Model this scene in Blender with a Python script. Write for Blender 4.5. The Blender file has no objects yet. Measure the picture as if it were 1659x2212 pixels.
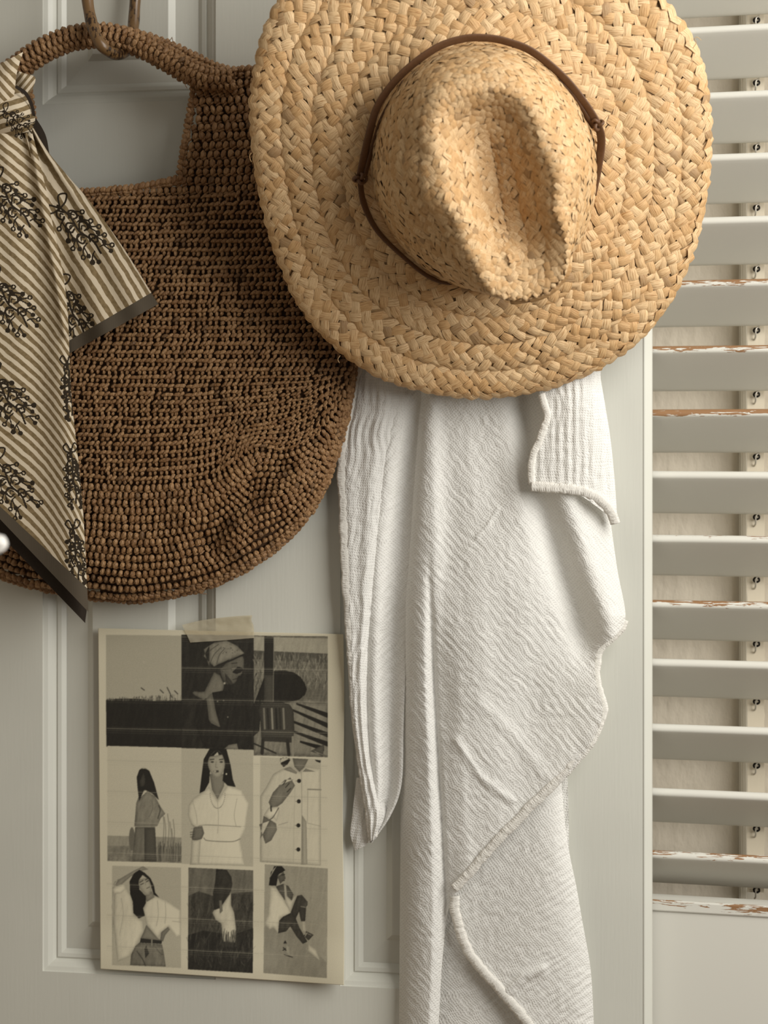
import bpy, math, random
import numpy as np
from mathutils import Vector, Matrix

random.seed(7)
RNG = np.random.default_rng(11)
scene = bpy.context.scene
COL = scene.collection

# ------------------------------------------------------------------ camera
F_PX = 4000.0            # focal length in pixels of the 1659 x 2212 frame
CX, HOR = 829.5, 950.0   # principal point (lens shifted)
DIST = 1.8
YAW = math.radians(9.5)
FWD = np.array([-math.sin(YAW), math.cos(YAW), 0.0])
RGT = np.array([math.cos(YAW), math.sin(YAW), 0.0])
UPV = np.array([0.0, 0.0, 1.0])
CAM = -DIST * FWD
cam_data = bpy.data.cameras.new('camera')
cam = bpy.data.objects.new('camera', cam_data)
COL.objects.link(cam)
cam.location = CAM
cam.rotation_euler = (math.radians(90), 0, YAW)
cam_data.sensor_fit = 'VERTICAL'
cam_data.sensor_height = 36.0
cam_data.lens = 36.0 * F_PX / 2212.0
cam_data.shift_y = -(1106.0 - HOR) / 2212.0
cam_data.clip_start = 0.05
cam_data.dof.use_dof = True
cam_data.dof.focus_distance = 1.72
cam_data.dof.aperture_fstop = 5.0
scene.camera = cam

# ------------------------------------------------------------------ world and light
world = bpy.data.worlds.new('room_ambient')
scene.world = world
world.use_nodes = True
bg = world.node_tree.nodes['Background']
bg.inputs[0].default_value = (1.0, 0.93, 0.82, 1)
bg.inputs[1].default_value = 0.22

def area(name, loc, target, sx, sy, power, col):
    d = bpy.data.lights.new(name, 'AREA')
    d.shape = 'RECTANGLE'; d.size = sx; d.size_y = sy
    d.energy = power; d.color = col
    o = bpy.data.objects.new(name, d); COL.objects.link(o)
    o.location = loc
    o.rotation_euler = (Vector(target) - Vector(loc)).to_track_quat('-Z', 'Y').to_euler()
    return o
area('window_daylight', (1.15, -0.88, 0.55), (0.05, 0.0, -0.1), 0.9, 1.4, 33.5, (1.0, 0.975, 0.915))

vs = scene.view_settings
vs.view_transform = 'Standard'; vs.look = 'None'; vs.gamma = 1.0; vs.use_curve_mapping = False
vs.exposure = 0.0

# ------------------------------------------------------------------ helpers
def ray(px, py):
    px = np.asarray(px, float); py = np.asarray(py, float)
    return FWD + np.multiply.outer((px - CX) / F_PX, RGT) + np.multiply.outer((HOR - py) / F_PX, UPV)

def P(px, py, d=0.0):
    """world point seen at a pixel, standing d metres in front of the door face (plane y = 0)"""
    r = ray(px, py)
    t = (-np.asarray(d, float) - CAM[1]) / r[..., 1]
    return CAM + r * t[..., None]

MPP = DIST / F_PX   # metres per pixel at the door

def catmull(pts, n):
    p = np.asarray(pts, float)
    q = np.vstack([2 * p[0] - p[1], p, 2 * p[-1] - p[-2]])
    t = np.linspace(0, len(p) - 1 - 1e-9, n)
    i = t.astype(int); f = (t - i)[:, None]
    a, b, c, d = q[i], q[i + 1], q[i + 2], q[i + 3]
    return 0.5 * (2 * b + (c - a) * f + (2 * a - 5 * b + 4 * c - d) * f ** 2 + (3 * b - 3 * c + d - a) * f ** 3)

def resample(p, step):
    p = np.asarray(p, float)
    s = np.r_[0, np.cumsum(np.linalg.norm(np.diff(p, axis=0), axis=1))]
    n = max(2, int(round(s[-1] / step)) + 1)
    t = np.linspace(0, s[-1], n)
    return np.stack([np.interp(t, s, p[:, k]) for k in range(p.shape[1])], 1)

def unit(v):
    return v / np.maximum(np.linalg.norm(v, axis=-1, keepdims=True), 1e-12)

def mesh_from(name, V, F, uv=None, attrs=None, smooth=True):
    """V (n,3), F (m,3 or 4) -> mesh, with a per-vertex uv and float attributes"""
    V = np.asarray(V, np.float32); F = np.asarray(F, np.int32)
    me = bpy.data.meshes.new(name)
    k = F.shape[1]; m = len(F)
    me.vertices.add(len(V)); me.vertices.foreach_set('co', V.ravel())
    me.loops.add(m * k); me.loops.foreach_set('vertex_index', F.ravel())
    me.polygons.add(m)
    me.polygons.foreach_set('loop_start', np.arange(0, m * k, k, dtype=np.int32))
    me.polygons.foreach_set('loop_total', np.full(m, k, np.int32))
    me.polygons.foreach_set('use_smooth', np.full(m, smooth, bool))
    if uv is not None:
        l = me.uv_layers.new(name='UVMap')
        l.data.foreach_set('uv', np.asarray(uv, np.float32)[F.ravel()].ravel())
    for an, av in (attrs or {}).items():
        a = me.attributes.new(an, 'FLOAT', 'POINT')
        a.data.foreach_set('value', np.asarray(av, np.float32))
    me.update(calc_edges=True)
    me.validate()
    return me

def grid_faces(nv, nu, closed_u=False):
    i = np.arange(nv)[:, None]; j = np.arange(nu)[None, :]
    w = nu if closed_u else nu + 1
    j2 = (j + 1) % w
    return np.stack([i * w + j, i * w + j2, (i + 1) * w + j2, (i + 1) * w + j], -1).reshape(-1, 4)

def thing(name, label, cat, loc, group=None, kind=None):
    o = bpy.data.objects.new(name, None)
    o.empty_display_size = 0.02
    COL.objects.link(o); o.location = Vector([float(x) for x in loc])
    if label: o['label'] = label
    if cat: o['category'] = cat
    if group: o['group'] = group
    if kind: o['kind'] = kind
    return o

def world_loc(o):
    v = Vector(o.location)
    while o.parent:
        o = o.parent; v += o.location
    return np.array(v)

def part(parent, name, V, F, mat, uv=None, attrs=None, smooth=True, label=None, kind=None):
    V = np.asarray(V, float)
    if parent is not None: V = V - world_loc(parent)
    me = mesh_from(name, V, F, uv, attrs, smooth)
    if mat: me.materials.append(mat)
    o = bpy.data.objects.new(name, me); COL.objects.link(o)
    if parent is not None: o.parent = parent
    if label: o['label'] = label
    if kind: o['kind'] = kind
    return o

BOXF = np.array([[0,3,2,1],[4,5,6,7],[0,1,5,4],[1,2,6,5],[2,3,7,6],[3,0,4,7]])
def box_v(x0, x1, y0, y1, z0, z1):
    return np.array([[x0,y0,z0],[x1,y0,z0],[x1,y1,z0],[x0,y1,z0],[x0,y0,z1],[x1,y0,z1],[x1,y1,z1],[x0,y1,z1]], float)

def bevel(o, w, seg=2):
    m = o.modifiers.new('bevel', 'BEVEL'); m.width = w; m.segments = seg; m.limit_method = 'ANGLE'
    return o

def sweep(path, ra, rb, nseg=10, wdir=None, cap=True, mod=None):
    """tube along a 3D path, elliptical: ra along wdir (or a free normal), rb across"""
    p = np.asarray(path, float); n = len(p)
    t = unit(np.gradient(p, axis=0))
    if wdir is None:
        a = np.array([0.0, -1.0, 0.0]); w = np.tile(a, (n, 1))
    else:
        w = np.asarray(wdir, float)
        if w.ndim == 1: w = np.tile(w, (n, 1))
    w = unit(w - t * (w * t).sum(1, keepdims=True))
    b = np.cross(t, w)
    ra = np.broadcast_to(ra, (n,)); rb = np.broadcast_to(rb, (n,))
    ang = np.arange(nseg) / nseg * 2 * np.pi
    m = np.ones((n, nseg)) if mod is None else mod(np.arange(n)[:, None], ang[None, :])
    V = p[:, None] + (m * np.cos(ang) * ra[:, None])[..., None] * w[:, None] + (m * np.sin(ang) * rb[:, None])[..., None] * b[:, None]
    F = grid_faces(n - 1, nseg, True)
    s = np.r_[0, np.cumsum(np.linalg.norm(np.diff(p, axis=0), axis=1))]
    uv = np.stack([np.repeat(s[:, None], nseg, 1), np.repeat((ang / (2 * np.pi))[None], n, 0)], -1).reshape(-1, 2)
    V = V.reshape(-1, 3)
    if cap:
        c0, c1 = len(V), len(V) + 1
        V = np.vstack([V, p[0], p[-1]]); uv = np.vstack([uv, uv[0], uv[-1]])
        j = np.arange(nseg); j2 = (j + 1) % nseg
        F = np.vstack([F, np.stack([np.full(nseg, c0), j2, j, np.full(nseg, c0)], 1)[:, [0, 1, 2, 2]],
                       np.stack([np.full(nseg, c1), (n-1)*nseg + j, (n-1)*nseg + j2, (n-1)*nseg + j2], 1)])
        # keep quads valid: fold duplicate corner into a ring midpoint is not needed for triangles drawn as quads
        tri = F[-2 * nseg:, :3]; quad = F[:-2 * nseg]
        return V, quad, uv, tri
    return V, F, uv, None

def tube_part(parent, name, path, ra, rb, mat, nseg=10, wdir=None, mod=None, **kw):
    V, Q, uv, tri = sweep(path, ra, rb, nseg, wdir, True, mod)
    F = np.vstack([np.stack([Q[:, 0], Q[:, 1], Q[:, 2]], 1), np.stack([Q[:, 0], Q[:, 2], Q[:, 3]], 1), tri])
    return part(parent, name, V, F, mat, uv, **kw)

def noise1(x, seed=0):
    r = np.random.default_rng(seed).random(4096) * 2 - 1
    x = np.asarray(x, float); i = np.floor(x).astype(int); f = x - i; f = f * f * (3 - 2 * f)
    return r[i % 4096] * (1 - f) + r[(i + 1) % 4096] * f

def noise2(x, y, seed=0):
    r = np.random.default_rng(seed).random((256, 256)) * 2 - 1
    xi = np.floor(x).astype(int); yi = np.floor(y).astype(int)
    fx = x - xi; fy = y - yi; fx = fx*fx*(3-2*fx); fy = fy*fy*(3-2*fy)
    g = lambda a, b: r[a % 256, b % 256]
    return (g(xi, yi)*(1-fx) + g(xi+1, yi)*fx)*(1-fy) + (g(xi, yi+1)*(1-fx) + g(xi+1, yi+1)*fx)*fy

def instances(proto, basis):
    """proto (V,F,uv); basis (m,4,3): rows = T*len, B*wid, N*hgt, origin -> joined V,F,uv,rnd"""
    pv, pf, puv = proto
    m = len(basis); n = len(pv)
    V = np.einsum('nk,mkc->mnc', pv, basis[:, :3]) + basis[:, 3][:, None]
    F = (pf[None] + (np.arange(m) * n)[:, None, None]).reshape(-1, pf.shape[1])
    rnd = RNG.random(m)
    uv = np.tile(puv[None], (m, 1, 1)) + (rnd * 37.0)[:, None, None] * np.array([1.0, 1.0])
    return V.reshape(-1, 3), F, uv.reshape(-1, 2), np.repeat(rnd, n)

def piece_objects(parent, name, protos, basis, mat, smooth=True):
    base = world_loc(parent)
    ms = []
    for k, (pv, pf, puv) in enumerate(protos):
        me = mesh_from(name, pv, pf, puv + k * 5.3, {'rnd': np.full(len(pv), k / len(protos))}, smooth)
        me.materials.append(mat); ms.append(me)
    for i, b in enumerate(basis):
        o = bpy.data.objects.new(name, ms[i % len(ms)])
        COL.objects.link(o); o.parent = parent
        M = Matrix.Identity(4)
        for r in range(3):
            for c in range(3): M[r][c] = float(b[c, r])
            M[r][3] = float(b[3, r] - base[r])
        o.matrix_basis = M     # keeps any shear as far as location, rotation, scale can

# ------------------------------------------------------------------ materials
class NT:
    def __init__(s, name):
        s.m = bpy.data.materials.new(name); s.m.use_nodes = True
        s.t = s.m.node_tree; s.b = s.t.nodes['Principled BSDF']
    def n(s, typ, ins=None, **props):
        nd = s.t.nodes.new(typ)
        for k, v in props.items(): setattr(nd, k, v)
        for k, v in (ins or {}).items():
            if isinstance(v, bpy.types.NodeSocket): s.t.links.new(v, nd.inputs[k])
            else: nd.inputs[k].default_value = v
        return nd
    def l(s, a, b): s.t.links.new(a, b)
    def math(s, op, a, b=0.0, c=None):
        ins = {0: a, 1: b}
        if c is not None: ins[2] = c
        return s.n('ShaderNodeMath', ins, operation=op).outputs[0]
    def mix(s, f, a, b):
        nd = s.n('ShaderNodeMix', data_type='RGBA')
        for k, v in ((0, f), (6, a), (7, b)):
            if isinstance(v, bpy.types.NodeSocket): s.t.links.new(v, nd.inputs[k])
            else: nd.inputs[k].default_value = v if k == 0 else (*v, 1.0)[:4]
        return nd.outputs[2]
    def noise(s, vec, scale, detail=3.0, rough=0.5, dist=0.0):
        ins = {'Scale': scale, 'Detail': detail, 'Roughness': rough, 'Distortion': dist}
        if vec is not None: ins['Vector'] = vec
        return s.n('ShaderNodeTexNoise', ins).outputs['Fac']
    def ramp(s, f, a, b):
        return s.n('ShaderNodeMapRange', {'Value': f, 'From Min': a, 'From Max': b}, interpolation_type='SMOOTHSTEP').outputs[0]
    def attr(s, name, typ='GEOMETRY'):
        return s.n('ShaderNodeAttribute', attribute_name=name, attribute_type=typ).outputs['Fac']
    def coord(s, k='Object'): return s.n('ShaderNodeTexCoord').outputs[k]
    def mapping(s, vec, scale=(1,1,1), rot=(0,0,0)):
        return s.n('ShaderNodeMapping', {'Vector': vec, 'Scale': scale, 'Rotation': rot}).outputs[0]
    def bump(s, h, strength, dist=0.001, normal=None):
        ins = {'Height': h, 'Strength': strength, 'Distance': dist}
        if normal is not None: ins['Normal'] = normal
        o = s.n('ShaderNodeBump', ins).outputs[0]
        s.l(o, s.b.inputs['Normal']); return o
    def col(s, c):
        if isinstance(c, bpy.types.NodeSocket): s.l(c, s.b.inputs['Base Color'])
        else: s.b.inputs['Base Color'].default_value = (*c, 1)
    def set(s, **k):
        for a, v in k.items(): s.b.inputs[a.replace('_', ' ')].default_value = v

def srgb(r, g, b):
    f = lambda c: (c / 255 / 12.92) if c / 255 <= 0.04045 else ((c / 255 + 0.055) / 1.055) ** 2.4
    return (f(r), f(g), f(b))

def painted(name, c, grain=(60, 60, 4), amt=0.06, rough=0.42):
    m = NT(name); v = m.coord('Object')
    n1 = m.noise(m.mapping(v, grain), 6.0, 4.0)
    n2 = m.noise(v, 9.0, 2.0)
    m.col(m.mix(m.ramp(n2, 0.3, 0.7), [x * 0.96 for x in c], c))
    m.bump(n1, amt, 0.002); m.set(Roughness=rough)
    return m.m
M_DOOR = painted('door_paint', (0.622, 0.62, 0.557))
M_WALL = painted('wall_plaster_paint', (0.64, 0.575, 0.475), (15, 15, 7), 1.0, 0.8)
M_TRIM = painted('wall_trim_paint', (0.66, 0.62, 0.53))
M_ROD = painted('tilt_rod_paint', (0.78, 0.70, 0.56))

def slat_mat():
    m = NT('slat_paint'); v = m.coord('Object')
    sep = m.n('ShaderNodeSeparateXYZ', {'Vector': v})
    oi = m.n('ShaderNodeObjectInfo')
    off = m.n('ShaderNodeVectorMath', {0: v, 1: m.n('ShaderNodeCombineXYZ', {0: m.math('MULTIPLY', oi.outputs['Random'], 31.0)}).outputs[0]}, operation='ADD').outputs[0]
    n1 = m.noise(m.mapping(off, (1.0, 6.0, 9.0)), 62.0, 5.0, 0.6, 0.5)
    n2 = m.noise(m.mapping(off, (1.0, 3.0, 3.0)), 14.0, 2.0)
    chip = m.attr('chip', 'OBJECT')
    # worn only along the narrow front edge (object y runs from the front edge backwards)
    edge = m.ramp(sep.outputs[1], 0.0042, 0.0012)
    up = m.ramp(sep.outputs[2], -0.006, 0.004)
    s = m.math('ADD', m.math('MULTIPLY', n1, 0.6), m.math('MULTIPLY', n2, 0.4))
    thr = m.math('SUBTRACT', 0.78, m.math('MULTIPLY', chip, m.math('ADD', 0.16, m.math('MULTIPLY', up, 0.16))))
    worn = m.math('MULTIPLY', m.math('GREATER_THAN', s, thr), m.math('GREATER_THAN', edge, 0.5))
    m.col(m.mix(worn, (0.66, 0.645, 0.585), (0.29, 0.155, 0.072)))
    m.bump(m.math('MULTIPLY', worn, -1.0), 0.6, 0.0008); m.set(Roughness=0.45)
    return m.m
M_SLAT = slat_mat()

def straw_mat(name, dark, mid, light, rough=0.55):
    m = NT(name)
    uv = m.coord('UV')
    r = m.math('FRACT', m.math('ADD', m.attr('rnd'), m.n('ShaderNodeObjectInfo').outputs['Random']))
    fib = m.noise(m.mapping(uv, (0.9, 9.0, 1.0)), 1.0, 4.0, 0.6)
    fine = m.noise(m.mapping(uv, (2.0, 26.0, 1.0)), 1.0, 2.0, 0.6)
    c = m.mix(m.ramp(r, 0.0, 0.9), mid, light)
    c = m.mix(m.ramp(fib, 0.52, 0.30), c, dark)
    c = m.mix(m.math('MULTIPLY', m.ramp(fine, 0.55, 0.30), 0.62), c, dark)
    stain = m.math('GREATER_THAN', r, 0.975)
    c = m.mix(m.math('MULTIPLY', stain, 0.6), c, [x * 0.55 for x in dark])
    m.col(c); m.bump(m.math('ADD', fib, m.math('MULTIPLY', fine, 0.5)), 0.5, 0.0011)
    m.set(Roughness=rough); m.b.inputs['Specular IOR Level'].default_value = 0.35
    return m.m
M_STRAW = straw_mat('raffia_straw', (0.36, 0.18, 0.062), (0.60, 0.375, 0.175), (0.74, 0.53, 0.30))
M_STRAWBASE = straw_mat('raffia_straw_ground', (0.30, 0.155, 0.055), (0.42, 0.25, 0.11), (0.48, 0.30, 0.14))
M_RAFFIA = straw_mat('brown_raffia', (0.11, 0.052, 0.019), (0.255, 0.135, 0.057), (0.37, 0.215, 0.10), 0.5)
M_RAFFIAGAP = straw_mat('raffia_gap_shade', (0.03, 0.014, 0.006), (0.07, 0.034, 0.014), (0.09, 0.045, 0.019), 0.9)  # near-black brown stands in for shade in the gaps between stitches

def leather():
    m = NT('brown_leather'); v = m.coord('Object')
    n = m.noise(v, 420.0, 3.0)
    m.col(m.mix(n, (0.085, 0.038, 0.015), (0.15, 0.070, 0.030))); m.bump(n, 0.2, 0.0005); m.set(Roughness=0.55)
    return m.m
M_LEATHER = leather()

def cane():
    m = NT('mottled_cane'); v = m.coord('Object')
    n = m.noise(m.mapping(v, (1, 1, 0.45)), 330.0, 4.0, 0.65)
    w = m.noise(v, 38.0, 2.0)
    c = m.mix(m.ramp(m.math('ADD', n, m.math('MULTIPLY', w, 0.5)), 0.62, 0.74), (0.024, 0.012, 0.006), (0.15, 0.083, 0.032))
    m.col(c); m.bump(n, 0.2, 0.0006); m.set(Roughness=0.32)
    return m.m
M_CANE = cane()

def gauze(name, c):
    m = NT(name); uv = m.coord('UV')       # uv in pixels of the laid-out cloth
    wv = m.noise(m.mapping(uv, (0.03, 0.03, 1)), 1.0, 2.0)
    d = m.n('ShaderNodeVectorMath', {0: uv, 1: m.n('ShaderNodeCombineXYZ', {0: m.math('MULTIPLY', wv, 24.0), 1: m.math('MULTIPLY', wv, 18.0)}).outputs[0]}, operation='ADD').outputs[0]
    ribs = m.n('ShaderNodeTexWave', {'Vector': m.mapping(d, (1/13.0, 1/13.0, 1)), 'Scale': 0.314, 'Distortion': 1.2, 'Detail': 2.0, 'Detail Scale': 1.2}, bands_direction='X').outputs['Fac']
    a = m.n('ShaderNodeTexWave', {'Vector': m.mapping(d, (1/5.2, 1/5.2, 1)), 'Scale': 0.314, 'Distortion': 1.0, 'Detail': 1.0}, bands_direction='X').outputs['Fac']
    b = m.n('ShaderNodeTexWave', {'Vector': m.mapping(d, (1/5.6, 1/5.6, 1)), 'Scale': 0.314, 'Distortion': 1.0, 'Detail': 1.0}, bands_direction='Y').outputs['Fac']
    w = m.math('MAXIMUM', a, b)
    f = m.noise(m.mapping(uv, (0.45, 0.45, 1)), 1.0, 3.0)
    hgt = m.math('ADD', m.math('MULTIPLY', ribs, 0.42), m.math('ADD', m.math('MULTIPLY', w, 0.85), m.math('MULTIPLY', f, 0.5)))
    m.col(m.mix(m.ramp(w, 0.15, 0.8), [x * 0.90 for x in c], c))
    m.bump(hgt, 0.38, 0.0014); m.set(Roughness=0.9)
    m.b.inputs['Specular IOR Level'].default_value = 0.1
    m.b.inputs['Sheen Weight'].default_value = 0.15
    tr = m.n('ShaderNodeBsdfTranslucent', {'Color': (*c, 1)})
    mx = m.n('ShaderNodeMixShader', {0: 0.22, 1: m.b.outputs[0], 2: tr.outputs[0]})
    m.l(mx.outputs[0], m.t.nodes['Material Output'].inputs[0])
    return m.m
M_GAUZE = gauze('white_gauze', (0.88, 0.868, 0.835))
M_HEM = gauze('white_gauze_hem', (0.88, 0.855, 0.80))

def scarf_mat():
    m = NT('block_printed_cotton'); uv = m.coord('UV')
    st = m.attr('stripe'); mo = m.attr('motif'); he = m.attr('hem')
    wob = m.noise(m.mapping(uv, (0.035, 0.035, 1)), 1.0, 3.0)
    x = m.math('ADD', st, m.math('MULTIPLY', m.math('SUBTRACT', wob, 0.5), 0.34))
    tri = m.math('ABSOLUTE', m.math('SUBTRACT', m.math('FRACT', x), 0.5))
    s = m.ramp(tri, 0.285, 0.235)
    blot = m.noise(m.mapping(uv, (0.12, 0.12, 1)), 1.0, 4.0)
    stripe = m.mix(m.ramp(blot, 0.3, 0.7), (0.165, 0.115, 0.055), (0.235, 0.17, 0.09))
    c = m.mix(s, (0.60, 0.51, 0.38), stripe)
    c = m.mix(m.ramp(mo, 0.3, 0.65), c, (0.028, 0.020, 0.012))
    c = m.mix(m.math('GREATER_THAN', he, 0.5), c, (0.080, 0.064, 0.045))
    m.col(c)
    th = m.n('ShaderNodeTexWave', {'Vector': m.mapping(uv, (0.5, 0.5, 1)), 'Scale': 0.314, 'Distortion': 0.6}).outputs['Fac']
    m.bump(m.math('ADD', th, blot), 0.12, 0.0006); m.set(Roughness=0.85)
    m.b.inputs['Specular IOR Level'].default_value = 0.15
    return m.m
M_SCARF = scarf_mat()

def cloth_dark():
    m = NT('dark_cotton_border'); v = m.coord('Object')
    n = m.noise(v, 600.0, 3.0)
    m.col(m.mix(n, (0.020, 0.013, 0.008), (0.034, 0.023, 0.014))); m.bump(n, 0.15, 0.0004); m.set(Roughness=0.9)
    return m.m
M_DARKCLOTH = cloth_dark()

def print_mat():
    m = NT('photographic_print'); uv = m.coord('UV')
    t = m.attr('tone')
    g = m.noise(m.mapping(uv, (0.6, 0.6, 1)), 1.0, 3.0)
    t2 = m.math('MULTIPLY', t, m.math('ADD', 0.92, m.math('MULTIPLY', g, 0.16)))
    t3 = m.math('POWER', t2, 1.8)
    m.col(m.mix(t3, (0.010, 0.0085, 0.006), (0.72, 0.665, 0.50))); m.set(Roughness=0.55)
    return m.m
M_PRINT = print_mat()

def tape_mat():
    m = NT('paper_tape'); v = m.coord('Object')
    n = m.noise(m.mapping(v, (1, 1, 4)), 300.0, 3.0)
    m.col(m.mix(n, (0.56, 0.50, 0.36), (0.64, 0.58, 0.44))); m.bump(n, 0.3, 0.0004); m.set(Roughness=0.7)
    tr = m.n('ShaderNodeBsdfTransparent', {'Color': (0.95, 0.90, 0.78, 1)})
    mx = m.n('ShaderNodeMixShader', {0: 0.5, 1: m.b.outputs[0], 2: tr.outputs[0]})
    m.l(mx.outputs[0], m.t.nodes['Material Output'].inputs[0])
    return m.m
M_TAPE = tape_mat()

def plain(name, c, rough=0.5, metal=0.0, nscale=200.0):
    m = NT(name); n = m.noise(m.coord('Object'), nscale, 3.0)
    m.col(m.mix(n, [x * 0.85 for x in c], c)); m.bump(n, 0.1, 0.0005); m.set(Roughness=rough, Metallic=metal)
    return m.m
M_IRON = plain('dark_iron', (0.025, 0.022, 0.020), 0.4, 0.8)
M_WIRE = plain('pale_wire', (0.55, 0.52, 0.46), 0.35, 0.6)
M_PETAL = plain('white_bloom', (0.86, 0.84, 0.80), 0.8)
M_STEM = plain('dry_stem', (0.16, 0.12, 0.06), 0.8)

# ------------------------------------------------------------------ setting: door
def X(px, d=0.0): return float(P(px, HOR, d)[0])
def Z(px, py, d=0.0): return float(P(px, py, d)[2])
door = thing('door_1', 'pale painted panelled door that everything hangs on', None, (X(700), 0.0, -0.62), kind='structure')
DX0, DX1 = X(-170), X(1408)
PAN = {  # panel openings, x0 x1 z0 z1
    'ul': (X(92), X(466), Z(92, 226), 0.62), 'ur': (X(735), X(1112), Z(92, 226), 0.62),
    'll': (X(92), X(466), Z(500, 2118), Z(92, 600)), 'lr': (X(735), X(1112), Z(500, 2118), Z(92, 600))}
DZ0, DZ1 = -0.80, 0.66
T = 0.036
def door_box(name, x0, x1, z0, z1, y0=0.0, y1=T):
    return (part(door, name, box_v(x0, x1, y0, y1, z0, z1), BOXF, M_DOOR, smooth=False))
door_box('stile', DX0, PAN['ul'][0], DZ0, DZ1)
door_box('stile', PAN['ul'][1], PAN['ur'][0], DZ0, DZ1)
# lock stile with a wide chamfer along the free edge
ch = X(1408) - X(1389)
x0, x1 = PAN['ur'][1], DX1
prof = [(x0, 0), (x1 - ch, 0), (x1 - ch + 0.0006, -0.0006), (x1 - ch + 0.0016, -0.0006), (x1 - 0.0008, 0.0068), (x1, 0.008), (x1, T), (x0, T)]
V = np.array([[a, b, z] for z in (DZ0, DZ1) for a, b in prof]); k = len(prof)
Fq = [[i, (i + 1) % k, k + (i + 1) % k, k + i] for i in range(k)]
part(door, 'stile', V, Fq, M_DOOR, smooth=False)
for a, b in (('ul', 'll'), ('ur', 'lr')):
    door_box('rail', PAN[a][0], PAN[a][1], PAN[b][3], PAN[a][2])
    door_box('rail', PAN[b][0], PAN[b][1], DZ0, PAN[b][2])
    door_box('rail', PAN[a][0], PAN[a][1], PAN[a][3], DZ1)
# moulding: (inset from the opening, depth behind the door face)
MOULD = [(0.0, 0.0), (0.0006, 0.0016), (0.0045, 0.0032), (0.0085, 0.0064), (0.0105, 0.0088), (0.0112, 0.0098), (0.0122, 0.0096), (0.0128, 0.0088),
         (0.0165, 0.0096), (0.0195, 0.0118), (0.0208, 0.0128)]
def frame_rings(x0, x1, z0, z1, prof):
    rings = []
    for ins, dep in prof:
        rings += [[x0 + ins, dep, z0 + ins], [x1 - ins, dep, z0 + ins], [x1 - ins, dep, z1 - ins], [x0 + ins, dep, z1 - ins]]
    V = np.array(rings)
    F = [[4*i + j, 4*i + (j+1) % 4, 4*(i+1) + (j+1) % 4, 4*(i+1) + j] for i in range(len(prof) - 1) for j in range(4)]
    return V, F
for kx in ('ul', 'ur', 'll', 'lr'):
    x0, x1, z0, z1 = PAN[kx]
    V, F = frame_rings(x0, x1, z0, z1, MOULD)
    part(door, 'panel_moulding', V, F, M_DOOR, smooth=False)
    RP = [(0.0205, 0.024), (0.0207, 0.0130), (0.0440, 0.0105), (0.0452, 0.0095), (0.0500, 0.0062), (0.0505, 0.0060)]
    V, F = frame_rings(x0, x1, z0, z1, RP)
    n = len(V); F = F + [[n - 4, n - 3, n - 2, n - 1]]
    part(door, 'raised_panel', V, F, M_DOOR, smooth=False)

# ------------------------------------------------------------------ setting: wall behind the shutter
wall = part(None, 'wall_back', box_v(-1.2, 2.4, 0.135, 0.17, -1.40, 1.2), BOXF, M_WALL, smooth=False, kind='structure', label='textured cream wall behind the shutter')
part(None, 'floor', box_v(-1.2, 2.4, -3.2, 0.165, -1.40, -1.35), BOXF, painted('added_floor_boards', (0.20, 0.13, 0.075), (60, 4, 60), 0.1, 0.5), smooth=False, kind='structure', label='unseen wooden floor added to cut ambient light from below')  # out of view, added to keep ambient light off the slat undersides
part(None, 'added_wall_left', box_v(-1.25, -1.2, -3.2, 0.165, -1.40, 1.2), BOXF, M_WALL, smooth=False, kind='structure', label='unseen side wall added to darken the hinge side')  # out of view, added to block ambient light on the left
# ------------------------------------------------------------------ louvred shutter
SYAW = math.radians(4.0)
S_O = P(1408, HOR, -0.046)
sh = thing('louvred_shutter', 'white wooden louvred shutter with chipped slats beside the door', 'shutter', S_O)
sh.rotation_euler = (0, 0, -SYAW)
sx = np.array([math.cos(SYAW), -math.sin(SYAW), 0]); sy = np.array([math.sin(SYAW), math.cos(SYAW), 0])
def SL(px, py, yl=0.0):
    r = ray(px, py); o = S_O + sy * yl
    t = ((o - CAM) @ sy) / (r @ sy)
    q = CAM + r * t - S_O
    return float(q @ sx), float(q[2])
def sh_part(parent, name, V, F, mat, smooth=False, loc=None, rotx=0.0):
    me = mesh_from(name, V, F, None, None, smooth); me.materials.append(mat)
    o = bpy.data.objects.new(name, me); COL.objects.link(o); o.parent = parent
    if loc is not None: o.location = loc
    o.rotation_euler = (rotx, 0, 0)
    return o
SLATS = [(-72, 0.0), (66, 0.35), (208, 0.0), (341, 0.0), (476, 0.0), (611, 1.15), (752, 1.25), (889, 1.3), (1022, 0.0), (1160, 0.75), (1301, 1.05), (1428, 0.0), (1569, 0.15), (1708, 0.0), (1843, 1.0)]
SD, STH, TILT = 0.066, 0.0085, math.radians(36)
SX0, SX1 = -0.020, 0.42
def slat_mesh():
    pr = []
    r = STH / 2
    for a in np.linspace(-math.pi / 2, math.pi / 2, 9): pr.append((r * 0.75 * (1 - math.cos(a)), r * math.sin(a)))
    for t in np.linspace(0.12, 0.9, 6): pr.append((SD * t, r * (1 + 0.12 * math.sin(math.pi * t))))
    for a in np.linspace(math.pi / 2, -math.pi / 2, 7): pr.append((SD - r * 0.75 * (1 - math.cos(a)), r * math.sin(a)))
    for t in np.linspace(0.9, 0.12, 6): pr.append((SD * t, -r * (1 + 0.12 * math.sin(math.pi * t))))
    k = len(pr)
    V = np.array([[x, a, b] for x in (SX0, SX1) for a, b in pr])
    V = np.vstack([V, [SX0, SD / 2, 0], [SX1, SD / 2, 0]])
    F = [[i, k + i, k + (i + 1) % k, (i + 1) % k] for i in range(k)]
    tri = [[2 * k, i, (i + 1) % k] for i in range(k)] + [[2 * k + 1, k + (i + 1) % k, k + i] for i in range(k)]
    F3 = [[f[0], f[1], f[2]] for f in F] + [[f[0], f[2], f[3]] for f in F] + tri
    return V, F3
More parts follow.
